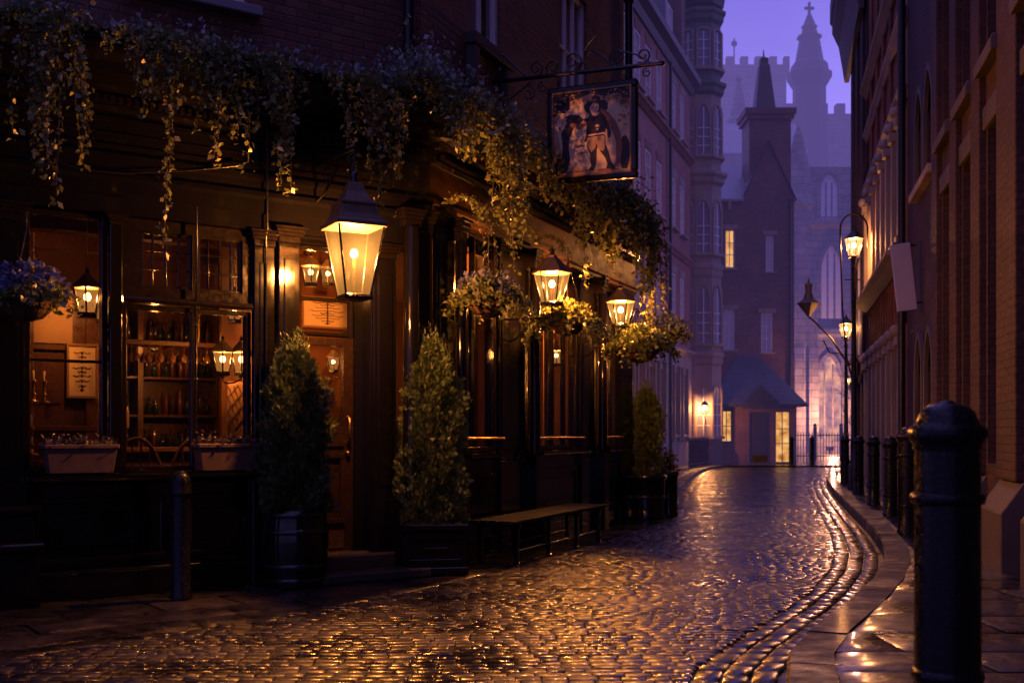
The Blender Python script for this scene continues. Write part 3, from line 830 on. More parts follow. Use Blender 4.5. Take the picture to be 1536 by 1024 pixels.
def bottle_mesh(kind):
    mb = MB()
    if kind == 0: p = [(.001,0),(.036,.002),(.037,.17),(.03,.20),(.013,.235),(.012,.29),(.015,.292),(.015,.305),(.001,.306)]
    elif kind == 1: p = [(.001,0),(.045,.002),(.046,.12),(.04,.15),(.015,.18),(.014,.24),(.017,.245),(.001,.25)]
    else: p = [(.001,0),(.03,.002),(.031,.20),(.013,.25),(.012,.32),(.001,.325)]
    mb.lathe(p, 10); return mb
bm_ = []
for k, (m_, w_) in enumerate((('bottle','brown'),('bottle_green','green'),('bottle_amber','amber'))):
    o = bottle_mesh(k).build('bottle', M[m_]); bm_.append(o)
    o['category'] = 'bottle'; o['group'] = w_+' bottles on the back bar shelves'
    o['label'] = w_+' glass bottle standing on a back bar shelf inside the pub'
spots = []
for z in SZ:
    x = 1.12
    while x < 3.5:
        if not any(abs(x-q) < .065 for q in (1.03, 1.88, 2.73, 3.58)): spots.append((x, -2.78+random.uniform(-.05,.05), z))
        x += random.uniform(.058, .092)
used = set()
for p in spots:
    k = random.randrange(3)
    if k in used: o = bm_[k].copy(); COL.objects.link(o)
    else: o = bm_[k]; used.add(k)
    o.location = wpt(FF, *p); o.scale = (.72, .72, random.uniform(.66, .84))
def interior(px, py, n_):
    x, z = on(FF, px, py, n_); return wpt(FF, x, n_, z)
shelf_p = interior(56, 604, -.8); f_ = Matrix.Translation(shelf_p) @ FF.to_3x3().to_4x4()
t = thing('wall_shelf', 'small shelf with brackets at the edge of the tall first window', 'shelf', frame=f_)
mb = MB(); mb.box(-.16,.26,-.1,.1,-.02,0); mb.build('board', M['wood_warm'], t, f_, bevel=.004)
for x in (-.1,.2):
    mb = MB(); mb.prism([(x,-.02),(x+.02,-.02),(x+.02,-.14),(x,-.10)], -.08, .06); mb.build('bracket', M['brass'], t, f_)
def candlestick(p, s_, label):
    t = proto('candlestick', label, 'candlestick', 'brass candlesticks in the tall first window')
    mb = MB(); mb.lathe([(.001,0),(.06,.002),(.058,.015),(.02,.03),(.016,.07),(.03,.09),(.014,.11),(.012,.2),(.028,.215),(.03,.235),(.014,.24)], 14); mb.build('stem', M['brass'], t)
    mb = MB(); mb.lathe([(.012,.235),(.012,.33),(.002,.335)], 10); mb.build('candle', M['paper'], t); move(t, p, 0, s_)
candlestick(interior(50, 603, -.8), .8, 'brass candlestick with a pale candle on the small wall shelf, nearer the print')
candlestick(interior(66, 604, -.82), .8, 'brass candlestick with a pale candle on the small wall shelf, beside the pilaster')
candlestick(interior(46, 683, -.5), 1.0, 'squat brass candlestick low behind the tall first window')
t = proto('jug', 'brown glazed jug behind the low corner of the tall first window', 'jug'); mb = MB()
mb.lathe([(.001,0),(.05,.002),(.085,.06),(.08,.12),(.045,.17),(.05,.2),(.042,.2),(.038,.17)], 18); mb.build('body', M['bottle_amber'], t)
mb = MB(); mb.tube([(.045,0,.18),(.1,0,.17),(.115,0,.12),(.08,0,.07)], .009, 7); mb.build('handle', M['bottle_amber'], t); move(t, interior(74, 684, -.6))
a0, z0 = on(FF, 378, 640, -.95); a1, z1 = on(FF, 342, 575, -.95)
t = thing('etched_panel', 'pale etched panel with vine tracery below the pair of bar lamps', 'panel', frame=FF @ Matrix.Translation(((a0+a1)/2,-.95,z0)))
mb = MB(); mb.box(a0,a1,-1.0,-.96,.14,z1+.02); mb.build('sheet', M['plaster'], t, FF)
mb = MB()
for k in range(7):
    xx = a0+(a1-a0)*(k+.5)/7; mb.tube([(xx+.018*math.sin(q*1.9+k*2), -.952, z0-.02+(z1-z0)*q/11) for q in range(12)], .0045, 4)
mb.build('vine_pattern', M['ink'], t, FF)
t = proto('biscuit_jar', 'pale lidded jar standing low at the wide window', 'jar'); mb = MB(); mb.lathe([(.001,0),(.07,.002),(.075,.02),(.072,.17),(.06,.19)], 8, smooth=False); mb.build('body', M['paper'], t)
mb = MB(); mb.lathe([(.064,.19),(.06,.21),(.03,.24),(.015,.25),(.02,.27),(.001,.28)], 12); mb.build('lid', M['brass'], t); move(t, interior(183, 642, -.5), 0, .85)
# glasses hung in rows over the counter catch the lamp light
glass0 = None
for r_ in range(2):
    for k in range(15):
        if glass0 is None:
            mb = MB(); mb.lathe([(.03,0),(.03,-.004),(.005,-.008),(.005,-.06),(.02,-.075),(.036,-.11),(.032,-.15)], 10); glass0 = mb.build('wine_glass', M['bottle_amber']); o = glass0
            o['label'] = 'stemmed glass hanging upside down over the bar counter'; o['category'] = 'glass'; o['group'] = 'stemmed glasses hung over the bar counter'
        else: o = glass0.copy(); COL.objects.link(o)
        o.location = wpt(FF, 1.55+k*.115, -1.62-r_*.16, 2.14)
t = thing('glass_rack', 'dark wooden rack of hanging glasses over the bar counter', 'rack', frame=FF @ Matrix.Translation((2.35,-1.7,2.14)))
mb = MB(); mb.box(1.45,3.3,-1.86,-1.54,2.143,2.19); mb.build('board', M['wood'], t, FF, bevel=.006)
for x in (1.6, 3.15): mb = MB(); mb.tube([(x,-1.7,2.19),(x,-1.7,3.2)], .01, 5); mb.build('hanging_rod', M['brass'], t, FF)
# chairs with rounded backs, only their tops show over the sill
def chair(label):
    t = proto('chair', label, 'chair')
    mb = MB(); mb.lathe([(.001,.43),(.22,.43),(.225,.45),(.21,.47),(.001,.475)], 20); mb.build('seat', M['wood'], t)
    mb = MB(); arc = [(.24*math.cos(R(a)), -.18, .62+.50*math.sin(R(a))) for a in range(0, 181, 12)]
    mb.tube([(.24,-.18,.46)]+arc+[(-.24,-.18,.46)], .017, 8)
    for x in (-.12,-.04,.04,.12): mb.tube([(x*.8,-.17,.46),(x,-.18,.62+.5*math.sqrt(max(0,1-(x/.24)**2)))], .008, 6)
    mb.build('backrest', M['wood_warm'], t)
    for a in (45,135,225,315):
        mb = MB(); mb.tube([(.15*math.cos(R(a)),.15*math.sin(R(a)),.44),(.22*math.cos(R(a)),.22*math.sin(R(a)),0)], [.016,.012], 7); mb.build('leg', M['wood'], t)
    return t
c1 = chair('round backed wooden chair showing over the sill between the window boxes'); move(c1, wpt(FF, 2.52, -.55, .14), R(215))
c2 = dup(c1, 'round backed wooden chair half hidden behind the window mullion'); move(c2, wpt(FF, 1.98, -.7, .14), R(200))
# curtains and posts in the lane windows
def curtain(x0, x1, n, z0, z1, label):
    mb = MB(); k = max(6, int((x1-x0)/.02)); vs = []
    for i in range(k+1):
        x = x0+(x1-x0)*i/k; y_ = n+.03*math.sin(i*1.35)+.012*math.sin(i*3.1)
        vs += [(x, y_, z0), (x, y_, z1)]
    mb.add(vs, [(2*i, 2*i+2, 2*i+3, 2*i+1) for i in range(k)], 0, True)
    o = mb.build('curtain', M['curtain'], None, FS); o['label'] = label; o['category'] = 'curtain'; o['group'] = 'amber curtains in the lane windows'
for a, b, lb in ((.86,1.0,'first window of the lane front'),(1.30,1.62,'first window of the lane front'),(2.86,3.0,'wide middle window of the lane front'),(3.3,3.42,'wide middle window of the lane front'),(3.72,4.02,'wide middle window of the lane front'),(5.3,5.5,'last window of the lane front')):
    curtain(-b, -a, -.22, 1.15, 3.3, 'amber curtain hanging inside the ' + lb)

# ------------------------------------------------------------------ lanterns
def lantern(name, label, cat, n, rt, rb, h, glass, bulb='bulb', group=None, roofmat='roofmetal', bulb_r=.045, rot=None, tiers=True):
    """tapered lantern with its glass standing on z=0 ; rt, rb corner radii at the top and the foot"""
    t = proto(name, label, cat, group)
    rot = math.pi/n if rot is None else rot
    ring = lambda r, z: [Vector((r*math.cos(rot+2*math.pi*i/n), r*math.sin(rot+2*math.pi*i/n), z)) for i in range(n)]
    b, tp = ring(rb, .0), ring(rt, h); rr = max(.007, rt*.035)
    mb = MB()
    for i in range(n):
        mb.tube([b[i], tp[i]], rr, 5)
        mb.tube([tp[i], tp[(i+1) % n]], rr*1.1, 5); mb.tube([b[i], b[(i+1) % n]], rr*1.1, 5)
    mb.lathe([(rb*1.02,-.035),(rb*1.14,-.03),(rb*1.14,-.008),(rb*1.0,.0)], n, rot=rot, smooth=False)
    mb.build('frame', M['iron'], t)
    for i in range(n):
        j = (i+1) % n; e = .985
        g = MB(); g.add([b[i]*e, b[j]*e, Vector((tp[j].x*e, tp[j].y*e, tp[j].z)), Vector((tp[i].x*e, tp[i].y*e, tp[i].z))], [(0,1,2,3)])
        g.build('pane', M[glass], t)
    mb = MB(); k = rt
    if tiers: pr = [(k*1.13,-.01),(k*1.16,.0),(k*1.13,k*.10),(k*.98,k*.16),(k*.86,k*.34),(k*.74,k*.62),(k*.80,k*.64),(k*.78,k*.72),(k*.60,k*.80),(k*.42,k*1.05),(k*.30,k*1.30),(k*.20,k*1.36)]
    else: pr = [(k*1.10,-.01),(k*1.12,.0),(k*1.02,k*.10),(k*.72,k*.38),(k*.46,k*.66),(k*.30,k*.78),(k*.30,k*.9),(k*.18,k*.96)]
    mb.lathe([(r, z+h) for r, z in pr], n, rot=rot, smooth=False)
    mb.build('lamp_roof', M[roofmat], t, bevel=.003)
    zt = h+pr[-1][1]
    mb = MB(); mb.lathe([(k*.12,zt-.01),(k*.15,zt+k*.05),(k*.09,zt+k*.10),(k*.16,zt+k*.2),(k*.14,zt+k*.27),(k*.04,zt+k*.34),(.002,zt+k*.5)], 12)
    mb.build('finial', M['iron'], t)
    zb = h*.62
    mb = MB(); mb.sphere((0,0,zb), bulb_r, 14, 10, sz=1.25); mb.build('bulb', M[bulb], t)
    mb = MB(); mb.tube([(0,0,-.02),(0,0,zb-bulb_r*1.15)], .014, 8); mb.build('lamp_holder', M['brass'], t)
    return t, zb, zt+k*.45

WARM = (1, .345, .070)
# the big lantern hanging by the door
x_, z_ = on(FF, 531, 444, .8)
L1, zb, ztop = lantern('hanging_lantern', 'large four sided frosted lantern hanging beside the pub door', 'lantern', 4, .275, .150, .57, 'frost', 'bulb_milk', bulb_r=.034)
p = wpt(FF, x_, .8, z_); move(L1, p, R(27))
lamp('lantern_light', (0,0,zb*.92), 1700, WARM, .05, L1)
mb = MB(); az = z_+ztop
q = WORLD[L1.name]
arm = MB()
loc = lambda n_, z__: (L1.matrix_basis.inverted() @ wpt(FF, x_, n_, z__))
L1m = Matrix.Translation(p) @ Matrix.Rotation(R(27), 4, 'Z')
loc = lambda n_, z__, dx=0: L1m.inverted() @ wpt(FF, x_+dx, n_, z__)
arm.tube([loc(.8, az-.03), loc(.8, az+.14)], .010, 6)
arm.tube([loc(.06, az+.16), loc(.84, az+.16)], .016, 8)
arm.tube([loc(.06, az-.18), loc(.25, az-.12), loc(.45, az+.02), loc(.62, az+.15)], .011, 6)
arm.tube([loc(.30+.09*math.cos(a)*(1-a/9), az+.02+.09*math.sin(a)*(1-a/9)) for a in np.arange(0, 7.5, .4)], .008, 5)
for z__ in (.02, .07, .12): arm.lathe([(.012,-.012),(.024,0),(.012,.012)], 8, loc(.8, az+z__))
arm.build('bracket', M['iron'], L1)
# two smaller lanterns on arms of the lane front
for (px, py, n_, w_, lb) in ((828, 454, .55, .205, 'six sided pub lantern with clear panes on an arm over the middle window'), (931, 486, .55, .185, 'six sided pub lantern with clear panes above the yellow hanging basket')):
    x_, z_ = on(FS, px, py, n_)
    L, zb, zt = lantern('wall_lantern', lb, 'lantern', 6, w_, w_*.56, w_*1.6, 'lampclear', bulb_r=.032, tiers=False, group='bracket lanterns of the lane front')
    p = wpt(FS, x_, n_, z_); rz = R(20); move(L, p, rz); Lm = Matrix.Translation(p) @ Matrix.Rotation(rz, 4, 'Z')
    lamp('lantern_light', (0,0,zb), 260, WARM, .03, L)
    f = lambda nn, zz, dx=0: Lm.inverted() @ wpt(FS, x_+dx, nn, z_+zz)
    a = MB(); a.tube([f(.02,-.16), f(n_,-.16), f(n_,-.02)], .014, 7)
    a.tube([f(.02,-.42), f(.12,-.38), f(.28,-.22), f(.42,-.165)], .010, 6)
    a.tube([f(.22+.075*math.cos(t)*(1-t/10), -.27+.075*math.sin(t)*(1-t/10)) for t in np.arange(0, 8, .4)], .007, 5)
    a.tube([f(n_-.1,-.165), f(n_-.05,-.22), f(n_,-.25), f(n_+.03,-.20), f(n_,-.17)], .008, 5)
    a.build('bracket', M['iron'], L)
# lamps inside the bar
def sconce(px, py, n_, s, power, lb, hang=False):
    x_, z_ = on(FF, px, py, n_)
    L, zb, zt = lantern('bar_lamp', lb, 'lamp', 6, .105, .066, .19, 'lampclear', 'bulb_soft', bulb_r=.026, tiers=False, group='lantern shaped lamps in the bar')
    p = wpt(FF, x_, n_, z_); move(L, p, R(15), s)
    if power: lamp('bar_light', (0,0,zb), power*3.2, (1,.37,.085), .03, L)
    a = MB()
    if hang: a.tube([(0,0,zt-.02),(0,0,(3.2-z_)/s)], .004, 5)
    else:
        a.tube([(0,0,-.03),(0,0,-.07),(.03,.03,-.10),(.10,.08,-.09),(.16,.12,-.06)], .008, 6); a.lathe([(.03,-.05),(.016,-.035),(.02,-.03)], 10)
    a.build('stem', M['brass'], L)
    return L
sconce(131, 470, -.45, 1.15, 13, 'hanging bar lamp behind the tall first window', True)
sconce(153, 480, -.75, .8, 0, 'small lamp shape standing for the reflection of the hanging bar lamp')  # added lamp stands in for the first lamp mirrored in the glass
sconce(334, 558, -.7, 1.0, 9, 'bar lamp on a stem, first of the pair behind the wide window')
sconce(362, 558, -.75, 1.0, 9, 'bar lamp on a stem, second of the pair behind the wide window')
sconce(352, 480, -1.0, .95, 0, 'bar lamp partly cut off by the transom over the wide window', True)
sconce(466, 425, -.6, .9, 8, 'bar lamp seen through the glass above the door', True)
sconce(492, 425, -.8, .8, 0, 'bar lamp behind the big hanging lantern above the door', True)
x_, z_ = on(FF, 232, 519, -2.3); sconce(232, 525, -2.3, .5, 4, 'tiny lit lamp on the back bar among the bottles')
for px, n_ in ((450, -.9), (500, -1.0)):
    sconce(px, 555, n_, .7, 5 if px == 450 else 0, 'low bar lamp seen through the door pane, ' + ('nearer the barrel' if px == 450 else 'nearer the handle'))
# lamp in the first lane window
x_, z_ = on(FS, 684, 545, -.25)
L, zb, zt = lantern('bar_lamp', 'narrow lit lamp in the first window of the lane front', 'lamp', 4, .09, .06, .2, 'lampclear', 'bulb_soft', bulb_r=.028, tiers=False)
move(L, wpt(FS, x_, -.25, z_), 0, 1.2); lamp('bar_light', (0,0,zb), 26, (1,.37,.085), .03, L)
a = MB(); a.tube([(0,0,-.03),(0,0,-.12)], .012, 6); a.lathe([(.05,-.14),(.03,-.12)], 10); a.build('stem', M['brass'], L)
# more bar lamps along the lane side, lighting the curtains
for s_ in (3.4, 5.6):
    L, zb, zt = lantern('bar_lamp', 'bar lamp on a cord behind the ' + ('wide middle' if s_ < 4 else 'last') + ' lane window', 'lamp', 6, .105, .066, .19, 'lampclear', 'bulb_soft', bulb_r=.026, tiers=False)
    move(L, wpt(FS, -s_, -.75, 2.3)); lamp('bar_light', (0,0,zb), 55, (1,.37,.085), .03, L)
    a = MB(); a.tube([(0,0,zt-.02),(0,0,.9)], .004, 5); a.build('stem', M['brass'], L)

# ------------------------------------------------------------------ foliage
def leafverts(P, D, N, L, W):
    """kite leaves: base point P, direction D, normal N, length L, width W -> V (4n,3), F"""
    S = np.cross(D, N); S /= np.linalg.norm(S, axis=1, keepdims=True)+1e-9
    L = L[:, None]; W = W[:, None]
    b = P; t = P+D*L; m = P+D*L*.45
    l = m+S*W*.5+N*W*.18; r = m-S*W*.5+N*W*.18
    V = np.stack([b, r, t, l], 1).reshape(-1, 3)
    return V, np.arange(len(V)).reshape(-1, 4)
def unit(a): return a/(np.linalg.norm(a, axis=1, keepdims=True)+1e-9)
def randdir(n, bias=(0,0,0)):
    return unit(rng.normal(0, 1, (n, 3)) + np.array(bias))
def leaves(P, size, bias=(0,0,0), nb=(0,0,.6)):
    n = len(P); D = randdir(n, bias); N = unit(np.cross(D, randdir(n, nb))); 
    N *= np.sign(N[:, 2:3]+1e-6)
    L = size*rng.uniform(.5, 1.65, n); return leafverts(np.asarray(P), D, N, L, L*rng.uniform(.5, .85, n))
def strand(p0, length, out, sway=.05, step=.028):
    pts = [np.array(p0, float)]; d = np.array([out[0], out[1], .25]); d /= np.linalg.norm(d); s = 0
    a = rng.normal(0, 1, 3)*.02
    while s < length:
        d = d*.90 + np.array([0,0,-1.0])*.13 + rng.normal(0, sway, 3)*np.array([1,1,.4])
        d /= np.linalg.norm(d); pts.append(pts[-1]+d*step); s += step
    return np.array(pts)
def ivy(frame, x, width, n_, drop, count, label, zt=4.36, mound=900, blue=.4, longs=(), spread=.16, droprnd=(.25, 1.0), gold=False, msize=(1,1), size=.042):
    """clump rooted in the gutter trough: a mound and trailing strands. x, width along the facade; n_ out from it"""
    org = frame @ Vector((x, n_, zt))
    t = thing('trailing_ivy', label, 'ivy', org, group='ivy trailing from the pub cornice')
    fw = np.array(frame.to_3x3()); o3 = np.array(org)
    P = []
    for _ in range(mound):                               # mound over the trough
        a = rng.uniform(-.5, .5); r = rng.normal(0, 1, 2)
        P.append((a*width*1.25, r[0]*.10*msize[1]-.06, abs(r[1])*.09*msize[0]*(1.2-abs(a)) - .02))
    Pm = np.array(P)@fw.T + o3
    sp = []; stems = MB()
    for i in range(count):
        fr_ = rng.uniform(-.5, .5); ln = drop*rng.uniform(*droprnd)*(1-.5*abs(fr_))
        p0 = np.array((fr_*width, rng.uniform(-.05, .08), .02))@fw.T + o3
        od = np.array((rng.normal(0, .35), 1.0, 0))@fw.T
        st = strand(p0, ln+.15, od*rng.uniform(.5, 1.2)); sp.append(st)
    for fx, ln in longs:
        p0 = np.array((fx, .05, .02))@fw.T + o3; od = np.array((0, .8, 0))@fw.T
        sp.append(strand(p0, ln+.15, od, .025))
    Q = []
    for st in sp:
        stems.tube([tuple(q) for q in st[::3]], .0035, 4)
        for q in st[1:]:
            k = 1 if rng.random() < .45 else 2
            for _ in range(k): Q.append(q + rng.normal(0, .018, 3))
            if rng.random() < .05:                        # side shoot
                dd = randdir(1, (0,0,-.4))[0]
                for j in range(rng.integers(2, 6)): Q.append(q + dd*.03*j + rng.normal(0, .012, 3))
    Q = np.array(Q) if Q else np.zeros((0, 3))
    stems.build('stem', M['bark'], t)
    nb = int(len(Pm)*blue)
    V, F = leaves(np.concatenate([Pm[nb:], Q]), size, (0,0,-.7)); npmesh('foliage', V, F, M['gold_leaf' if gold else 'ivy'], t, None)
    o = t.children[-1]
    V, F = leaves(Pm[:nb]+np.array((0,0,.03)), size*1.05, (0,0,.5))
    if nb: npmesh('foliage', V, F, M['ivy_blue'], t, None)  # bluer leaves over the mound paint in light from the sky
    return t
# placing: foliage verts are world coordinates -> parent inverse handles them
cu = lambda px, n_=.40: on(FF, px, 80, n_)[0]
cs = lambda px, n_=.40: on(FS, px, 250, n_)[0]
ivy(FF, cu(58), .55, .36, 1.35, 20, 'ivy clump at the far end of the front cornice, by the small basket', mound=600, blue=.3, longs=((-.05,1.5),(.1,1.3)))
ivy(FF, cu(150), .6, .30, .25, 5, 'low ivy ridge between the first two hanging clumps of the front', mound=260, blue=.6)
ivy(FF, cu(228), .38, .38, .85, 22, 'amber lit ivy clump with one very long strand over the transom', mound=450, blue=.25, longs=((.02,1.75),(-.03,1.2)))
ivy(FF, cu(312), .42, .38, 1.1, 15, 'greyish ivy clump above the leaded lights', mound=420, blue=.5, longs=((.0,1.05),))
ivy(FF, cu(398), .42, .38, 1.15, 16, 'ivy clump hanging over the lit pilaster', mound=420, blue=.5, longs=((.05,1.15),(-.04,1.2)))
ivy(FF, cu(470), .45, .30, .35, 5, 'short ivy fringe between the pilaster and the big lantern', mound=240, blue=.6)
ivy(FF, cu(533), .5, .38, 1.0, 18, 'ivy clump draping towards the big hanging lantern', mound=480, blue=.4, longs=((.0,1.15),(.1,1.0)))
ivy(FF, cu(605), .35, .30, .45, 7, 'ivy fringe beside the corner of the cornice', mound=380, blue=.6)
ivy(FS, cs(660), .75, .32, .75, 26, 'big blue lit ivy mound on the corner of the cornice', mound=1800, blue=.6, msize=(1.9,1.6))
ivy(FS, cs(712), .8, .40, 1.15, 52, 'thick amber lit ivy curtain beside the corner of the lane front', mound=1300, blue=.35, msize=(1.5,1.3), longs=((.1,1.6),(-.2,1.3)))
ivy(FS, cs(775), 1.1, .36, .75, 34, 'ivy clump below the iron sign bracket', mound=1100, blue=.5, msize=(1.5,1.2))
ivy(FS, cs(826), 1.0, .42, 1.1, 34, 'ivy strands hanging under the painted sign, over a lantern', mound=900, blue=.4, longs=((.0,1.5),(.15,1.3)))
ivy(FS, cs(880), 1.7, .42, 1.2, 60, 'dense ivy mound on the lane cornice beyond the painted sign', mound=2600, blue=.6, msize=(2.0,1.8), size=.05)
ivy(FS, cs(925), 1.2, .50, 1.7, 46, 'last ivy curtain at the lane end of the cornice', mound=1500, blue=.45, msize=(1.5,1.5), longs=((.2,2.0),(0,1.9)), size=.05)
# thin bare strands hung below the lane architrave
def trail(frame, x, n_, z, ln, k, label):
    org = frame @ Vector((x, n_, z)); t = thing('ivy_strand', label, 'ivy', org, group='thin ivy strands under the architrave')
    fw = np.array(frame.to_3x3()); Q = []; stems = MB()
    for i in range(k):
        p0 = np.array(frame @ Vector((x+rng.uniform(-.12,.12), n_+rng.uniform(-.02,.05), z)))
        st = strand(p0, ln*rng.uniform(.5, 1), np.array((0,.3,0))@fw.T, .05)
        stems.tube([tuple(q) for q in st[::3]], .003, 4)
        for q in st: Q += [q+rng.normal(0,.014,3)]
    stems.build('stem', M['bark'], t)
    V, F = leaves(np.array(Q), .034, (0,0,-.6)); npmesh('foliage', V, F, M['ivy'], t)
trail(FS, -.15, .16, 3.5, 1.0, 7, 'thin ivy strands hanging down the corner pilaster')
trail(FS, -.72, .18, 3.5, .75, 9, 'thin ivy strands above the first hanging basket of the lane')
trail(FS, -1.25, .2, 3.5, .55, 7, 'short ivy strands over the first lane window')
trail(FS, -2.35, .2, 3.5, .6, 6, 'thin ivy strands on the pier beside the middle lane window')

# ------------------------------------------------------------------ hanging baskets
def basket(loc, r, label, chain, nl, mats=('ivy','ivy_blue'), frac=.5, trail_=.45, flower=0, dome=.75):
    t = thing('hanging_basket', label, 'hanging basket', loc, group='hanging baskets of the pub')
    o3 = np.array(loc); rb = r*.62
    mb = MB(); mb.lathe([(.02,-.36*r*1.6),(rb*.55,-.33*r*1.6),(rb*.86,-.2*r*1.6),(rb,-.02),(rb*.9,-.01)], 18, tuple(loc)); mb.build('bowl', M['coir'], t)
    mb = MB()
    ring = lambda rr, z, k=20: [(loc[0]+rr*math.cos(2*math.pi*i/k), loc[1]+rr*math.sin(2*math.pi*i/k), loc[2]+z) for i in range(k)]
    mb.tube(ring(rb*1.03,0), .007, 5, closed=True); mb.tube(ring(rb*.62,-.31*r*1.6), .005, 5, closed=True); mb.tube(ring(rb*.9,-.18*r*1.6), .005, 5, closed=True)
    for i in range(10):
        a = 2*math.pi*i/10; c, s_ = math.cos(a), math.sin(a)
        mb.tube([(loc[0]+q*c, loc[1]+q*s_, loc[2]+z) for q, z in ((rb*1.03,0),(rb*.9,-.18*r*1.6),(rb*.6,-.315*r*1.6),(.02,-.37*r*1.6))], .0045, 4)
    mb.build('wire_frame', M['iron'], t)
    mb = MB()
    for i in range(3):
        a = 2*math.pi*i/3+.4
        mb.tube([(loc[0]+rb*math.cos(a), loc[1]+rb*math.sin(a), loc[2]), (loc[0], loc[1], loc[2]+chain*.8)], .005, 4)
    mb.tube([(loc[0],loc[1],loc[2]+chain*.8),(loc[0],loc[1],loc[2]+chain)], .006, 4)
    mb.build('chain', M['iron'], t)
    d = randdir(nl, (0,0,.35)); d[:, 2] = np.abs(d[:, 2]); rad = r*rng.uniform(.55, 1.0, nl)**.6
    lump = 1+.22*np.sin(d[:,0]*7+d[:,1]*5+r*9)*np.cos(d[:,2]*6)
    P0 = o3 + d*(rad*lump)[:, None]*np.array((1,1,dome)) - np.array((0,0,.05))
    Q = []
    for i in range(int(nl*.03)+10):
        a = rng.uniform(0, 6.28); st = strand(o3+np.array((rb*math.cos(a), rb*math.sin(a), .02)), trail_*rng.uniform(.3, 1), np.array((math.cos(a), math.sin(a), 0))*1.6, .07)
        for q in st: Q += [q+rng.normal(0,.016,3), q+rng.normal(0,.016,3)]
    Q = np.array(Q); k = int(nl*frac)
    V, F = leaves(np.concatenate([P0[k:], Q]), .045, (0,0,-.2)); npmesh('foliage', V, F, M[mats[0]], t)
    V, F = leaves(P0[:k], .045, (0,0,.4)); npmesh('foliage', V, F, M[mats[1]], t)
    if flower:
        d = randdir(flower, (0,-.3,.8)); d[:, 2] = np.abs(d[:, 2]); C_ = o3 + d*r*np.array((1,1,dome)); C_ = np.repeat(C_, 5, 0)+rng.normal(0,.004,(flower*5,3))
        V, F = leaves(C_, .042, (0,0,.2)); npmesh('blossom', V, F, M['flower'], t)
    return t
def bpos(fr, px, py, n_):
    x, z = on(fr, px, py, n_); return wpt(fr, x, n_, z)
p = bpos(FF, 40, 445, .5); basket(p, .30, 'blue flowered hanging basket in front of the tall first window', .62, 900, ('ivy','ivy_blue'), .45, .25, 150)
mb = MB()
p = bpos(FS, 732, 446, .42); basket(p, .34, 'blue green hanging basket at the first window of the lane front', .62, 1500, ('ivy','ivy_blue'), .35, .38, 40)
p = bpos(FS, 852, 478, .62); basket(p, .32, 'dark green hanging basket under the middle lantern', .8, 1300, ('ivy','ivy'), .3, .45)
p = bpos(FS, 960, 517, .80); basket(p, .40, 'yellow green hanging basket lit by the far pub lantern', .8, 1500, ('gold_leaf','gold_leaf'), .3, .42)
p = bpos(FS, 976, 500, .62); basket(p + Vector((.35, 1.6, .15)), .46, 'dark hanging basket behind the yellow one at the end of the pub', 1.0, 1400, ('ivy','ivy_blue'), .7, .4)

# ------------------------------------------------------------------ potted conifers
def conifer(loc, h, r, n, label, tip=1.0):
    t = thing('conifer', label, 'conifer', loc, group='clipped conifers in planters outside the pub')
    mb = MB(); mb.tube([(loc[0],loc[1],loc[2]-.05),(loc[0],loc[1],loc[2]+h*.8)], [.035,.008], 8); mb.build('trunk', M['bark'], t)
    mb = MB()
    zz = rng.uniform(0, 1, n)**1.05
    prof = np.interp(zz, [0,.06,.25,.5,.7,.86,.95,1], [.85,.95,1.0,1.0,.90,.62,.36,.1])
    a = rng.uniform(0, 6.283, n)
    lump = 1 + .20*np.sin(a*3+zz*9+h) + .15*np.sin(a*5-zz*17+1) + .10*np.sin(a*9+zz*41)
    rad = r*prof*lump*np.clip(rng.normal(.86, .14, n), .35, 1.12)
    P0 = np.stack([loc[0]+rad*np.cos(a), loc[1]+rad*np.sin(a), loc[2]+zz*h], 1)
    out = np.stack([np.cos(a), np.sin(a), np.zeros(n)], 1)
    D = unit(out*rng.uniform(.25, .9, n)[:, None] + np.array((0,0,.9)) + rng.normal(0, .3, (n, 3)))
    V = []; 
    # every spray: a stem kite with four side needles
    N = unit(np.cross(D, randdir(n)));
    L = .034*rng.uniform(.6, 1.7, n)
    parts = [leafverts(P0, D, N, L*1.3, L*.16)]
    S = np.cross(D, N)
    for f, sg in ((.2,1),(.3,-1),(.45,1),(.55,-1),(.75,1),(.8,-1)):
        d2 = unit(D*.75+S*sg*.65+rng.normal(0,.12,(n,3)))
        parts.append(leafverts(P0+D*(L*f)[:, None], d2, N, L*.62, L*.13))
    # long wispy leaders near the top
    V = np.concatenate([q[0] for q in parts]); F = np.arange(len(V)).reshape(-1, 4)
    npmesh('foliage', V, F, M['conifer'], t)
    k = 90; zz = rng.uniform(.62, 1.0, k); a = rng.uniform(0, 6.283, k)
    rr = r*np.interp(zz, [.72,.92,1], [.6,.3,.05]); Pk = np.stack([loc[0]+rr*np.cos(a), loc[1]+rr*np.sin(a), loc[2]+zz*h], 1)
    Q = []
    for q, aa in zip(Pk, a):
        d = unit(np.array([[math.cos(aa)*.2, math.sin(aa)*.2, 1]])+rng.normal(0,.1,(1,3)))[0]
        for j in range(9): Q.append(q+d*j*.022*tip)
    Q = np.array(Q); D = unit(rng.normal(0,.6,(len(Q),3))+np.array((0,0,1.1))); N = unit(np.cross(D, randdir(len(Q))))
    V, F = leafverts(Q, D, N, np.full(len(Q), .05), np.full(len(Q), .012)); npmesh('foliage', V, F, M['conifer'], t)
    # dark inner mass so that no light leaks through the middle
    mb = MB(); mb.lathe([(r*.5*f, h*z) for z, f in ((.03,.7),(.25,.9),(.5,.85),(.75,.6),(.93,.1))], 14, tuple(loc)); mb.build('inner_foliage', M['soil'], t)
    return t
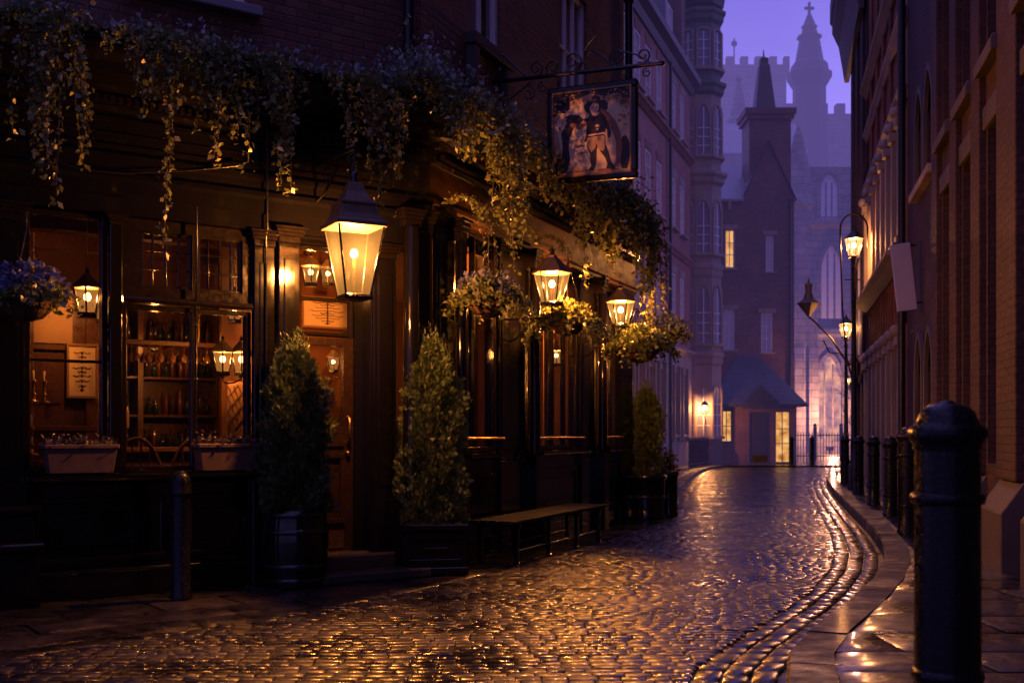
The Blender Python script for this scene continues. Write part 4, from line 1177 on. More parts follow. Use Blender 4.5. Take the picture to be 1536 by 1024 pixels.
barrel_c = Vector((-1.86, 9.70, .012)); box_c = Vector((-.755, 10.60, .012)); tub_c = Vector((2.03, 17.25, .012))
conifer(barrel_c+Vector((0,0,.60)), 1.42, .25, 17000, 'bushy conifer growing in the black barrel by the pub door')
conifer(box_c+Vector((0,0,.42)), 1.72, .26, 19000, 'tall conifer growing in the square black planter at the pub corner')
conifer(tub_c+Vector((0,0,.62)), 1.32, .24, 10000, 'neat conifer growing in the round tub at the far end of the pub')
# barrel planter
t = thing('barrel_planter', 'black hooped barrel used as a planter beside the pub door', 'planter', barrel_c)
mb = MB(); mb.lathe([(.24,0),(.262,.12),(.285,.28),(.288,.40),(.272,.56),(.25,.66),(.225,.66),(.22,.58)], 26, tuple(barrel_c)); mb.build('staves', P, t)
for z, r in ((.05,.249),(.17,.272),(.46,.286),(.60,.265)):
    mb = MB(); mb.lathe([(r,-.02),(r+.008,-.018),(r+.008,.02),(r-.004,.024)], 26, (barrel_c.x, barrel_c.y, barrel_c.z+z), cap=False); mb.build('hoop', M['iron'], t)
mb = MB(); mb.lathe([(.001,.59),(.222,.585)], 20, tuple(barrel_c), cap=False); mb.build('soil', M['soil'], t)
# square planter
fb = Matrix.Translation(box_c) @ Matrix.Rotation(R(12), 4, 'Z')
t = thing('square_planter', 'square black panelled planter at the corner of the pub', 'planter', frame=fb)
mb = MB(); w = .285; mb.box(-w,w,-w,w,0,.40); mb.box(-w-.02,w+.02,-w-.02,w+.02,0,.07); mb.box(-w-.018,w+.018,-w-.018,w+.018,.40,.46)
mb.build('body', P, t, fb, bevel=.008)
for k in range(4):
    fk = fb @ Matrix.Rotation(R(90*k), 4, 'Z') @ Matrix.Translation((0, -w, 0)) @ Matrix.Rotation(math.pi, 4, 'Z')
    mb = MB(); panelled(mb, -w+.05, w-.05, .10, .37, 0, .012); mb.build('side_panel', P, t, fk, bevel=.004)
mb = MB(); mb.add([(-w+.03,-w+.03,.465),(w-.03,-w+.03,.465),(w-.03,w-.03,.465),(-w+.03,w-.03,.465)], [(0,1,2,3)]); mb.build('soil', M['soil'], t, fb)
# round tub
t = thing('round_tub', 'round black tub planter at the far end of the pub', 'planter', tub_c)
mb = MB(); mb.lathe([(.30,0),(.31,.06),(.29,.07),(.305,.58),(.325,.60),(.325,.66),(.29,.66),(.28,.60)], 28, tuple(tub_c)); mb.build('body', P, t)
mb = MB(); mb.lathe([(.001,.61),(.282,.605)], 20, tuple(tub_c), cap=False); mb.build('soil', M['soil'], t)
mb = MB(); mb.lathe([(.304,.30),(.316,.31),(.316,.34),(.306,.35)], 28, tuple(tub_c), cap=False); mb.build('hoop', M['iron'], t)
# slim second tub just behind it, with a dark leafy top
c2_ = Vector((2.45, 17.75, .012))
t = thing('slim_planter', 'slim black planter with dark flowers tucked behind the round tub', 'planter', c2_)
mb = MB(); mb.lathe([(.15,0),(.155,.05),(.14,.06),(.145,.62),(.165,.64),(.165,.69),(.13,.69)], 22, tuple(c2_)); mb.build('body', P, t)
t = thing('flowering_plant', 'dark purple flowering plant in the slim planter beyond the round tub', 'plant', c2_+Vector((0,0,.68)))
Pq = np.array(c2_+Vector((0,0,.72))) + randdir(420, (0,0,.6))*rng.uniform(.04,.17,(420,1))*np.array((1,1,2.0))
V, F = leaves(Pq, .05); npmesh('foliage', V, F, M['heather'], t)
mb = MB(); mb.tube([tuple(c2_+Vector((0,0,.6))), tuple(c2_+Vector((0,0,.9)))], .012, 5); mb.build('stem', M['bark'], t)

# ------------------------------------------------------------------ window boxes
for (px0, px1, lb) in ((172, 65, 'under the tall first window'), (382, 294, 'under the wide window, next to the barrel conifer')):
    n_ = .10; xa = on(FF, px0, 690, n_)[0]; xb = on(FF, px1, 690, n_)[0]
    f = FF @ Matrix.Translation(((xa+xb)/2, n_, .992)); hw = (xb-xa)/2
    t = thing('window_box', 'weathered terracotta trough on the sill ' + lb, 'window box', frame=f, group='terracotta troughs on the pub sill')
    mb = MB(); k = .03; d = .09
    vs = [(-hw+k,-d+.02,0),(hw-k,-d+.02,0),(hw-k,d-.02,0),(-hw+k,d-.02,0),(-hw,-d,.20),(hw,-d,.20),(hw,d,.20),(-hw,d,.20)]
    mb.add(vs, [(0,3,2,1),(0,1,5,4),(1,2,6,5),(2,3,7,6),(3,0,4,7)]); mb.build('trough', M['terracotta'], t, f, bevel=.006)
    mb = MB(); e = .012
    mb.box(-hw-e,hw+e,d-.02,d+e,.19,.225); mb.box(-hw-e,hw+e,-d-e,-d+.02,.19,.225); mb.box(-hw-e,-hw+.02,-d+.021,d-.021,.19,.224); mb.box(hw-.02,hw+e,-d+.021,d-.021,.19,.224)
    mb.build('rim', M['terracotta'], t, f, bevel=.006)
    mb = MB(); mb.box(-hw+.021,hw-.021,-d+.021,d-.021,.05,.195); mb.build('soil', M['soil'], t, f)
    t2 = thing('bedding_plant', 'low purple bedding plants ' + lb, 'plant', frame=f @ Matrix.Translation((0,0,.2)))
    n = 900; Pq = np.stack([rng.uniform(-hw,hw,n), rng.normal(0,.045,n), .2+np.abs(rng.normal(0,.032,n))], 1)
    V, F = leaves(Pq, .03, (0,0,.5)); npmesh('foliage', V, F, M['heather'], t2, f)

# ------------------------------------------------------------------ bench
f = FS
t = thing('bench', 'long backless slatted bench against the lane side of the pub', 'bench', frame=FS @ Matrix.Translation((-2.0, .42, 0)))
for k in range(5):
    mb = MB(); n_ = .17+k*.098; mb.box(-3.6, -.62, n_, n_+.078, .405, .44); mb.build('slat', M['bench_wood'], t, FS, bevel=.006)
for s_ in (.8, 1.7, 2.6, 3.4):
    mb = MB(); mb.box(-s_-.03,-s_+.03,.17,.64,.365,.403); mb.build('bearer', M['iron'], t, FS)
    for n_ in (.20, .60):
        mb = MB(); mb.box(-s_-.022,-s_+.022,n_-.022,n_+.022,.0,.364); mb.box(-s_-.03,-s_+.03,n_-.03,n_+.03,0,.02); mb.build('leg', M['iron'], t, FS, bevel=.004)
for n_ in (.20, .60):
    mb = MB(); mb.tube([(-3.4,n_,.13),(-.8,n_,.13)], .010, 6); mb.build('stretcher', M['iron'], t, FS)

# ------------------------------------------------------------------ bollards
def bollard_parts(t, h, r):
    mb = MB(); rr = r
    mb.lathe([(rr*1.12,0),(rr*1.12,h*.03),(rr*1.02,h*.04),(rr*1.0,h*.24),(rr*.985,h*.885)], 28); mb.build('post', M['bollard'], t)
    for z, k in ((.262, 1.10), (.735, 1.13)):
        mb = MB(); mb.lathe([(rr*.98,z*h-.022),(rr*k*.97,z*h-.016),(rr*k,z*h),(rr*k*.97,z*h+.016),(rr*.98,z*h+.022)], 28, cap=False); mb.build('ring', M['bollard'], t)
    mb = MB(); b = h*.885
    mb.lathe([(rr*.97,b-.03),(rr*1.04,b-.02),(rr*1.0,b-.008),(rr*1.13,b+.006),(rr*1.19,b+.022),(rr*1.19,b+.042),(rr*1.10,b+.056),(rr*.96,b+.064),(rr*.90,b+.082),(rr*.80,b+.108),(rr*.60,b+.126),(rr*.36,b+.134),(rr*.24,b+.137),(rr*.18,b+.146),(.001,b+.149)], 32)
    mb.build('cap', M['bollard'], t)
G_ = 'bollards along the kerb opposite the pub'
near = proto('bollard', 'largest black bollard, standing close by on the wet flagstones', 'bollard', G_); bollard_parts(near, 1.30, .112); move(near, (1.525, 3.97, .118))
mid = proto('bollard', 'second bollard of the kerb row, its cap just behind the largest', 'bollard', G_); bollard_parts(mid, 1.26, .105); move(mid, (4.67, 13.4, .118))
small = proto('bollard', 'third bollard of the kerb row', 'bollard', G_); bollard_parts(small, 1.13, .098); move(small, (5.44, 16.3, .118))
for x, y, lb in ((6.06, 19.0, 'fourth bollard of the kerb row'), (6.82, 22.3, 'fifth bollard of the kerb row'), (7.84, 26.7, 'farthest bollard of the kerb row, next to the lamp post')):
    o = dup(small, lb); o.location = (x, y, .118)
for x, y, z, lb in ((7.96, 46.0, .08, 'thin bollard in front of the stone bay with the wall lamp'), (11.25, 45.6, .06, 'bollard right in front of the lit porch window'), (12.0, 45.3, .06, 'bollard between the porch and the railings')):
    o = dup(small, lb, 'bollards by the porch'); o.location = (x, y, z)
t = proto('bollard', 'slim dome topped post standing in front of the pub stall riser', 'bollard')
mb = MB(); mb.lathe([(.088,0),(.088,.03),(.078,.04),(.075,.80)], 22); mb.build('post', M['bollard'], t)
mb = MB(); mb.lathe([(.075,.80),(.086,.81),(.086,.835),(.078,.845),(.08,.90),(.068,.95),(.042,.985),(.001,1.0)], 22); mb.build('cap', M['bollard'], t)
move(t, (-2.59, 8.86, .012))

# ------------------------------------------------------------------ painted pub sign
sgo = wpt(FS, -1.78, 0, 0); SN_ = Vector((.924, -.382, 0)); ZB = 5.10
t = thing('sign_bracket', 'black wrought iron bracket with scrolls that carries the pub sign', 'sign bracket', frame=Matrix.Translation((sgo.x, sgo.y, ZB)))
FB = Matrix((( .924, .382, 0, sgo.x), (-.382, .924, 0, sgo.y), (0,0,1,ZB), (0,0,0,1)))    # x out from the wall
mb = MB(); mb.tube([(-.16,0,.06),(1.80,0,.03)], .024, 8); mb.sphere((1.82,0,.03), .032, 10, 6); mb.box(-.16,-.135,-.06,.06,-.25,.22); mb.build('bar', M['iron'], t, FB)
def spiral(cx_, cz_, r, a0, turns, sg=1, k=9):
    n = int(turns*16); return [(cx_+r*(1-i/n*.8)*math.cos(a0+sg*2*math.pi*turns*i/n), 0, cz_+r*(1-i/n*.8)*math.sin(a0+sg*2*math.pi*turns*i/n)) for i in range(n)]
mb = MB()
mb.tube([(-.14,0,.40),(.05,0,.33),(.22,0,.16),(.34,0,.05)], .010, 5)
for cx_, r, a0, sg in ((.42,.095,4.2,1),(.62,.085,4.6,-1),(.84,.12,4.0,1),(1.34,.10,4.5,-1),(1.62,.085,4.0,1)):
    mb.tube(spiral(cx_, .05+r, r, a0, 1.5, sg), .009, 5)
mb.tube([(.92,0,.06),(.98,0,.2),(1.05,0,.27),(1.16,0,.2),(1.26,0,.1),(1.38,0,.06)], .010, 5)
mb.tube([(1.30,0,.12),(1.42,0,.20),(1.55,0,.15),(1.70,0,.05)], .009, 5)
mb.tube([(.96,0,.27),(1.04,0,.36),(1.1,0,.42),(1.0,0,.6)], .006, 5)
mb.tube([(-.13,0,-.22),(.05,0,-.20),(.2,0,-.10),(.36,0,.0)], .010, 5)
mb.tube(spiral(.34,-.12,.08,1.6,1.4,-1), .008, 5); mb.tube(spiral(.50,-.07,.06,1.6,1.4,1), .008, 5)
mb.tube(spiral(1.66,-.05,.05,1.6,1.3,1), .008, 5)
mb.build('scrollwork', M['iron'], t, FB)
sx0, sx1, sz1 = .56, 1.56, -.10; sz0 = sz1-1.03
t = thing('pub_sign', 'square painted pub sign of a man in a feathered hat under a dark tree', 'sign', frame=FB @ Matrix.Translation(((sx0+sx1)/2, 0, sz0)))
mb = MB(); b = .075
mb.box(sx0,sx1,-.04,.04,sz0,sz0+b); mb.box(sx0,sx1,-.04,.04,sz1-b,sz1); mb.box(sx0,sx0+b,-.039,.039,sz0+b,sz1-b); mb.box(sx1-b,sx1,-.039,.039,sz0+b,sz1-b)
mb.build('frame', PT, t, FB, bevel=.014)
mb = MB(); g = .016; a, c, d, e = sx0+b, sx1-b, sz0+b, sz1-b
for n_ in ((-.042,-.030),): mb.box(a-g,c+g,n_[0],n_[1],d-g,d); mb.box(a-g,c+g,n_[0],n_[1],e,e+g); mb.box(a-g,a,n_[0]+.001,n_[1],d,e); mb.box(c,c+g,n_[0]+.001,n_[1],d,e)
mb.build('gilt_edge', M['gilt'], t, FB)
mb = MB(); mb.box(a,c,-.02,.02,d,e); mb.build('board', M['sg_pale'], t, FB)
lay = [0]
def paint(polys, mat, name):
    lay[0] += 1; y_ = -.021-.0016*lay[0]; m_ = MB()
    for q in polys:
        pts = [(a+(c-a)*u, y_, d+(e-d)*v) for u, v in q]
        k = len(pts); cx_ = sum(p[0] for p in pts)/k; cz_ = sum(p[2] for p in pts)/k
        m_.add(pts, [tuple(range(k))])
    return m_.build(name, M[mat], t, FB)
def blob(cx_, cy_, rx, ry, k=22, j=.12):
    return [(min(1,max(0,cx_+rx*math.cos(2*math.pi*i/k)*(1+random.uniform(-j,j)))), min(1,max(0,cy_+ry*math.sin(2*math.pi*i/k)*(1+random.uniform(-j,j))))) for i in range(k)]
# dark border of foliage, ochre ground, tree trunk on the left and an arched mass behind the figure
paint([[(0,.62),(.06,.70),(.12,.78),(.22,.84),(.34,.87),(.45,.90),(.58,.87),(.68,.83),(.78,.86),(.9,.80),(1,.74),(1,1),(0,1)],
       [(0,0),(0,.62),(.05,.55),(.09,.35),(.15,.22),(.28,.10),(.5,.05),(.75,.06),(.88,.12),(.95,.3),(1,.45),(1,0)]], 'sg_mid', 'painted_ground')
paint([[(0,.72),(.1,.8),(.2,.90),(.35,.93),(.5,.97),(.66,.92),(.8,.94),(.9,.88),(1,.86),(1,1),(0,1)],
       [(.02,.0),(.10,.16),(.12,.36),(.10,.52),(.16,.62),(.22,.66),(.30,.64),(.26,.56),(.21,.46),(.20,.34),(.22,.2),(.18,.05)],
       [(.18,.62),(.15,.72),(.22,.74),(.34,.72),(.40,.66),(.30,.62)], blob(.06,.12,.06,.11), blob(.93,.22,.07,.2), blob(.12,.86,.11,.09), blob(.55,.80,.16,.09)], 'sg_dark', 'painted_tree')
paint([[(.62,.78),(.72,.72),(.82,.60),(.88,.45),(.90,.30),(.88,.12),(.80,.04),(.82,.2),(.82,.36),(.78,.48),(.70,.60),(.62,.68)],
       [(.20,.62),(.26,.58),(.34,.55),(.46,.60),(.44,.64),(.35,.60),(.27,.64)], blob(.84,.9,.07,.03), blob(.92,.83,.05,.03), blob(.3,.04,.12,.02), blob(.72,.03,.14,.02)], 'sg_red', 'painted_cloak')
# the man
paint([[(.46,.42),(.44,.56),(.43,.68),(.50,.74),(.60,.75),(.68,.68),(.70,.56),(.66,.44)],
       [(.45,.45),(.44,.34),(.48,.24),(.50,.10),(.46,.05),(.53,.05),(.56,.10),(.57,.28),(.58,.33),(.62,.26),(.68,.18),(.71,.10),(.69,.05),(.80,.03),(.80,.08),(.76,.12),(.73,.22),(.69,.33),(.68,.45)],
       [(.45,.70),(.40,.66),(.41,.63),(.46,.64)], [(.66,.70),(.72,.60),(.755,.48),(.745,.40),(.71,.40),(.705,.5),(.68,.57)], [(.43,.835),(.50,.86),(.51,.93),(.55,.95),(.62,.91),(.61,.86),(.66,.84),(.60,.82),(.50,.82)], [(.44,.56),(.43,.46),(.40,.40),(.43,.39),(.48,.5)]], 'sg_dark', 'painted_figure')
paint([[(.45,.44),(.45,.34),(.50,.26),(.55,.30),(.57,.36),(.60,.28),(.66,.26),(.69,.35),(.67,.45)],
       ], 'sg_mid', 'painted_breeches')  # ochre breeches of the man
paint([[(.49,.745),(.48,.80),(.51,.84),(.56,.85),(.60,.82),(.60,.76),(.56,.72),(.52,.72)], blob(.44,.70,.028,.03,12),
       [(.715,.40),(.74,.42),(.755,.39),(.735,.36),(.715,.37)], [(.50,.735),(.52,.70),(.56,.69),(.60,.71),(.61,.735),(.56,.72)], [(.46,.455),(.46,.475),(.68,.485),(.68,.465)], blob(.58,.57,.03,.014,10), blob(.58,.53,.018,.012,10)], 'sg_skin', 'painted_face')
paint([[(.50,.795),(.51,.805),(.53,.80),(.52,.79)], [(.56,.80),(.57,.81),(.59,.80),(.58,.79)], [(.53,.745),(.55,.74),(.57,.75),(.55,.755)], [(.40,.67),(.30,.60),(.31,.59),(.41,.655)],
       [(.47,.85),(.53,.86),(.61,.85),(.60,.835),(.53,.84),(.48,.83)], [(.20,.40),(.3,.43),(.36,.42),(.3,.415)], [(.25,.33),(.36,.36),(.44,.34),(.36,.345)], [(.3,.25),(.38,.27),(.44,.26),(.38,.255)]], 'ink', 'painted_line')
fol = []
for i in range(90):
    q = random.random(); u_, v_ = (random.uniform(.02,.98), random.uniform(.84,.99)) if q < .55 else ((random.uniform(.01,.2), random.uniform(.5,.95)) if q < .75 else (random.uniform(.85,.99), random.uniform(.5,.95)))
    fol.append(blob(u_, v_, random.uniform(.008,.024), random.uniform(.006,.016), 7, .3))
paint(fol[:45], 'sg_mid', 'painted_foliage'); paint(fol[45:], 'sg_red', 'painted_foliage')
mb = MB()
for x in (sx0+.12, sx1-.12):
    for k in range(3): mb.lathe([(.012,-.016),(.02,0),(.012,.016)], 8, (x, 0, .012-.036*k))
    mb.tube([(x,0,.05),(x,0,sz1-.01)], .006, 5)
mb.build('hanger', M['iron'], t, FB)

# ------------------------------------------------------------------ opposite side of the lane
b1 = thing('brick_building', 'tall dark brown brick building with deep window bays opposite the pub', 'building', frame=FR.copy())
bays = [(-3.6,-2.9),(-1.8,-1.1),(0,.7),(1.6,2.35),(3.2,3.95),(5.0,5.75),(6.82,7.56),(8.28,9.12),(9.80,10.72)]
ops = [(a, b, 1.0, 4.35) for a, b in bays] + [(a, b, 5.12, 9.4) for a, b in bays] + [(11.5,12.25,.9,2.7),(12.65,13.4,.9,2.7),(11.5,12.3,4.9,6.3),(12.6,13.4,4.9,6.3)]
mb = MB(); mb.holes(-6, 14.7, 0, 16, -.45, 0, ops); mb.build('wall', M['brick_dark'], b1, FR)
for i, (a, b) in enumerate(bays):
    for z0, z1 in ((1.0, 4.35), (5.12, 9.4)):
        glazed(FR, a, b, z0, z1, -.34, .06, .08, vx=((a+b)/2,), hz=((z0+z1)/2, z0+(z1-z0)*.25, z0+(z1-z0)*.75), mat=M['stone_dark'], glass=M['glass_far'], parent=b1)
        m_ = MB(); m_.box(a, b, -.44, -.40, z0, z1); m_.build('pane_back', M['dark_room'], b1, FR)  # dark sheet behind the glass, room shade put into its colour
    m_ = MB(); m_.profile([(-.34,4.98),(.13,4.86),(.13,4.98),(.11,5.02),(-.34,5.12)], a-.14, b+.05); m_.build('sill', M['stone_dark'], b1, FR, bevel=.01)
    m_ = MB(); m_.box(a-.1, b+.1, -.3, .035, 4.355, 4.58); m_.build('lintel', M['stone_dark'], b1, FR, bevel=.01)
edges = [-6]+[v for ab in bays for v in ab]+[11.4]
for i in range(0, len(edges)-1, 2):
    a, b = edges[i], edges[i+1]
    m_ = MB(); m_.profile([(-.02,0),(.20,0),(.20,.62),(.17,.66),(.02,.88),(-.02,.88)], a+.03, b-.03); m_.build('plinth', M['stone_dark'], b1, FR, bevel=.012)
    m_ = MB(); m_.box(a+.10, b-.10, -.01, .07, .885, 12.0); m_.build('pier', M['brick_dark'], b1, FR, bevel=.01)
def arch_pts(x0, x1, zs, rise, k=10):
    w = x1-x0; c = (x0+x1)/2
    L_ = [(x0+(w/2)*(1-math.cos(math.pi/2*i/k)), zs+rise*math.sin(math.pi/2*i/k)*(.75+.25*i/k)) for i in range(k+1)]
    return L_ + [(2*c-x, z) for x, z in reversed(L_[:-1])]
def arch_ring(fr, x0, x1, zs, rise, wid, n0, n1, mat, parent, name='arch_surround', foot=None):
    ins = arch_pts(x0, x1, zs, rise); out = arch_pts(x0-wid, x1+wid, zs, rise+wid)
    if foot is not None: ins = [(x0, foot)]+ins+[(x1, foot)]; out = [(x0-wid, foot)]+out+[(x1+wid, foot)]
    m_ = MB(); k = len(ins)
    for i in range(k-1):
        q = [ins[i], ins[i+1], out[i+1], out[i]]
        vs = [(x, n1, z) for x, z in q]+[(x, n0, z) for x, z in q]
        m_.add(vs, [(0,1,2,3),(7,6,5,4),(0,4,5,1),(2,6,7,3)])
    return m_.build(name, mat, parent, fr)
def arch_fill(fr, x0, x1, zs, rise, ztop, n, mat, parent):
    m_ = MB(); A = arch_pts(x0, x1, zs, rise)
    for i in range(len(A)-1):
        m_.add([(A[i][0],n,A[i][1]),(A[i+1][0],n,A[i+1][1]),(A[i+1][0],n,ztop),(A[i][0],n,ztop)], [(0,1,2,3)])
    return m_.build('tympanum', mat, parent, fr)
for a, b, z0, zs, z1 in ((11.5,12.25,.9,2.1,2.7),(12.65,13.4,.9,2.1,2.7),(11.5,12.3,4.9,5.7,6.3),(12.6,13.4,4.9,5.7,6.3)):
    m_ = MB(); m_.box(a, b, -.42, -.38, z0, z1); m_.build('pane_back', M['dark_room'], b1, FR)  # dark sheet painted as the shade inside the arch
    arch_fill(FR, a, b, zs, z1-zs, z1, -.012, M['brick_dark'], b1)
    arch_ring(FR, a, b, zs, z1-zs, .11, -.005, .05, M['stone_dark'], b1, foot=z0)
    m_ = MB(); m_.box(a-.15, b+.15, -.3, .12, z0-.12, z0-.003); m_.build('sill', M['stone'], b1, FR, bevel=.01)
m_ = MB(); m_.tube([(14.72,.10,.1),(14.72,.10,9.0)], .06, 8); m_.lathe([(.11,0),(.13,.25),(.09,.3)], 8, (14.72,.10,8.9)); m_.build('drainpipe', M['iron_far'], b1, FR)
m_ = MB(); m_.profile([(-.02,9.55),(.10,9.55),(.28,9.8),(.30,9.95),(-.02,10.0)], -6, 14.7); m_.build('cornice', M['stone_dark'], b1, FR)
b2 = thing('brick_building', 'orange brick building with pale stone mullions and ledges beyond the drainpipe', 'building', frame=FR @ Matrix.Translation((18.8,0,0)))
cols = [15.2+1.08*i for i in range(8)]
ops = [(c_+.12, c_+.96, .7, 2.75) for c_ in cols[:-1]] + [(c_+.12, c_+.96, 4.45, 6.35) for c_ in cols[:-1]]
mb = MB(); mb.holes(14.72, 22.85, 0, 13, -.35, .0, ops); mb.build('wall', M['brick_orange'], b2, FR)
for c_ in cols:
    for z0, z1 in ((.0, 2.78), (4.32, 6.4)):
        m_ = MB(); m_.box(c_-.10, c_+.10, -.05, .12, z0, z1); m_.box(c_-.15, c_+.15, -.04, .17, z1-.03, z1+.13); m_.box(c_-.14, c_+.14, -.04, .16, z0, z0+.25)
        m_.build('stone_mullion', M['stone'], b2, FR, bevel=.012)
        m_ = MB(); m_.sphere((c_, .14, z1+.22), .11, 8, 6); m_.build('corbel', M['stone'], b2, FR)
for c_ in cols[:-1]:
    for z0, z1 in ((.7, 2.75), (4.45, 6.35)):
        glazed(FR, c_+.13, c_+.95, z0, z1, -.16, .05, .07, vx=(c_+.54,), hz=(z0+(z1-z0)*.6,), mat=M['stone'], glass=M['glass_far'], parent=b2)
        m_ = MB(); m_.box(c_+.12, c_+.96, -.33, -.30, z0, z1); m_.build('pane_back', M['dark_room'], b2, FR)  # shade of the unlit room painted as a dark sheet
        arch_ring(FR, c_+.12, c_+.96, z1-.1, .3, .09, .002, .06, M['stone'], b2)
for x in [14.9+.54*i for i in range(15)]:
    m_ = MB(); m_.box(x-.05, x+.05, -.01, .05, 3.1, 4.05); m_.build('brick_pilaster', M['brick_orange'], b2, FR)
for z, pr in ((4.08, .34), (6.72, .16), (8.0, .14), (9.0, .2)):
    m_ = MB(); m_.profile([(-.02,z),(.06,z),(pr*.7,z+.10),(pr,z+.14),(pr,z+.20),(-.02,z+.25)], 14.75, 22.84); m_.build('string_course', M['stone'], b2, FR)
for x in [15.6+1.45*i for i in range(5)]:
    m_ = MB(); m_.tube([(x, .05, 6.95), (x, .05, 12.8)], .04, 6); m_.build('brick_pilaster', M['brick_orange'], b2, FR)
b3 = thing('brick_building', 'brown corner building with an overhanging stone cornice beyond the street lamp', 'building', frame=FR @ Matrix.Translation((27.5,0,0)))
mb = MB(); mb.box(22.9, 28.6, -9, .04, 0, 19); mb.build('wall', M['brick_dark'], b3, FR)
for x in (23.3, 25.1, 26.9):
    m_ = MB(); m_.box(x, x+.7, .02, .12, 0, 11.2); m_.box(x-.06, x+.76, .02, .16, 2.5, 2.7); m_.build('pier', M['brick_dark'], b3, FR, bevel=.02)
m_ = MB(); m_.profile([(.1,11.2),(.22,11.2),(.38,12.2),(.56,12.6),(.56,12.8),(.62,12.9),(.62,13.4),(.1,13.6)], 22.95, 28.75); m_.build('cornice', M['stone_dark'], b3, FR)
m_ = MB(); m_.box(23.0, 28.6, .02, .36, 13.61, 19); m_.build('parapet', M['stone_dark'], b3, FR)
for i in range(2):
    sash(FR, 24.1+1.8*i, 25.0+1.8*i, 3.2, 5.6, .09, b3, 2, 2, sill='stone', pane_back=False)
mb = MB(); mb.box(-6, 22.85, -9, -.46, 0, 12.9); mb.build('rear_mass', M['brick_dark'], b1, FR)
# pale board hung out from the wall
fbd = FR @ Matrix.Translation((12.75, .02, 3.1)) @ Matrix.Rotation(R(-6), 4, 'X')
t = thing('hanging_board', 'plain pale board jutting out from the dark brick wall by the drainpipe', 'board', frame=fbd)
m_ = MB(); m_.box(-.05, .05, .06, .34, 0, .98); m_.build('board', M['board_pale'], t, fbd, bevel=.01)
m_ = MB(); m_.tube([(0,-.02,.93),(0,.3,1.0)], .018, 6); m_.tube([(0,-.02,.1),(0,.08,.1)], .018, 6); m_.build('bracket', M['iron_far'], t, fbd)

# ------------------------------------------------------------------ street lamps
def post(t, h, r, mat='iron_far'):
    mb = MB(); mb.lathe([(r*2.3,0),(r*2.3,.5),(r*1.9,.56),(r*1.5,.62),(r*1.35,1.1),(r*1.6,1.14),(r*1.1,1.2),(r*.8,h-.2),(r*1.2,h-.16),(r*.7,h-.1),(r*.9,h)], 14)
    mb.build('post', M[mat], t)
LC = (1, .39, .13)
def streetlamp(px, py, Y, s, power, label, crook=False, bracket=False, z0=.118):
    p = at(px, py, Y); h = p.z - z0
    t, zb, zt = lantern('street_lamp', label, 'street lamp', 6, .215, .125, .40, 'lampstreet', bulb_r=.05, tiers=False, group='lit lamp posts along the wall opposite the pub', roofmat='iron_far')
    for c_ in t.children: c_.location = (0, 0, h/s)
    move(t, (p.x, p.y, z0), 0, s); lamp('street_light', (0,0,h/s+zb), power*1.2, LC, .06, t)
    WORLD[t.name] = I4
    q = MB(); r_ = .06
    q.lathe([(r_*2.3,0),(r_*2.3,.5),(r_*1.9,.56),(r_*1.5,.62),(r_*1.35,1.1),(r_*1.6,1.14),(r_*1.1,1.2),(r_*.75,h/s-.35),(r_*1.2,h/s-.3),(r_*.7,h/s-.2),(r_*1.3,h/s-.04)], 14)
    q.tube([(-.22,0,h/s-.55),(.22,0,h/s-.55)], .014, 6)
    q.build('post', M['iron_far'], t)
    if crook:
        q = MB(); zz = h/s
        arc = [(-.0+.32*math.cos(a), 0, zz+.62+.36*math.sin(a)) for a in np.linspace(-.1, math.pi, 16)]
        q.tube([(.32,0,zz+.2)]+arc+[(-.31,0,zz+.1),(-.27,0,zz-1.2),(-.16,0,zz-2.4),(-.03,0,zz-2.9)], .022, 6)
        q.build('crook_arm', M['iron_far'], t)
    if bracket:
        q = MB(); zz = h/s; q.tube([(0,0,zz-.75),(-.45,0,zz-.05),(-.95,0,zz+.45),(-1.15,0,zz+.62)], .03, 6); q.tube([(-.2,0,zz-.5),(-.5,0,zz-.5),(-.7,0,zz-.1)], .02, 6)
        q.build('bracket_arm', M['iron_far'], t)
        q = MB(); q.lathe([(.05,zz+.62),(.10,zz+.7),(.32,zz+.98),(.37,zz+1.02),(.30,zz+1.07),(.17,zz+1.16),(.10,zz+1.38),(.12,zz+1.62),(.04,zz+1.66),(.015,zz+1.8)], 8, (-1.15,0,0), smooth=False)
        q.build('unlit_lantern', M['stone_dark'], t)
    return t
streetlamp(1281, 384, 24.2, .92, 330, 'tallest lit street lamp with a curved crook beside its lantern', crook=True)
streetlamp(1269, 505, 30.0, .86, 170, 'middle lit street lamp with a dark unlit lantern on its side arm', bracket=True)
streetlamp(1271, 577, 46.0, .66, 120, 'small farthest lit street lamp near the railings', z0=.06)

# ------------------------------------------------------------------ left side beyond the pub
FL = frame2(1.95, 30, .9427, -.3337)
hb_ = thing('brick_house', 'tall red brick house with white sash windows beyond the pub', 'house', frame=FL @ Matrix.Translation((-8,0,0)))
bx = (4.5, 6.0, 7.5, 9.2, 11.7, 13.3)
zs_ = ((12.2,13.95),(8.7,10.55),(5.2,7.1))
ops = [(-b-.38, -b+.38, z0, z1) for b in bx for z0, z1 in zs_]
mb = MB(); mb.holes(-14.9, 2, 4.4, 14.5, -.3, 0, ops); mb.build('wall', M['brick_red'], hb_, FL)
for b in bx:
    for z0, z1 in zs_:
        sash(FL, -b-.37, -b+.37, z0, z1, -.025, hb_, 2, 4, sill='stone', pane_back=(b != 7.5))
        m_ = MB(); m_.prism([(-b-.42,z1),(-b+.42,z1),(-b+.5,z1+.28),(-b-.5,z1+.28)], -.01, .02); m_.build('lintel', M['stone'] if b > 10 else M['brick_orange'], hb_, FL)
ops = [(-b-.4, -b+.4, 1.25, 3.5) for b in bx]
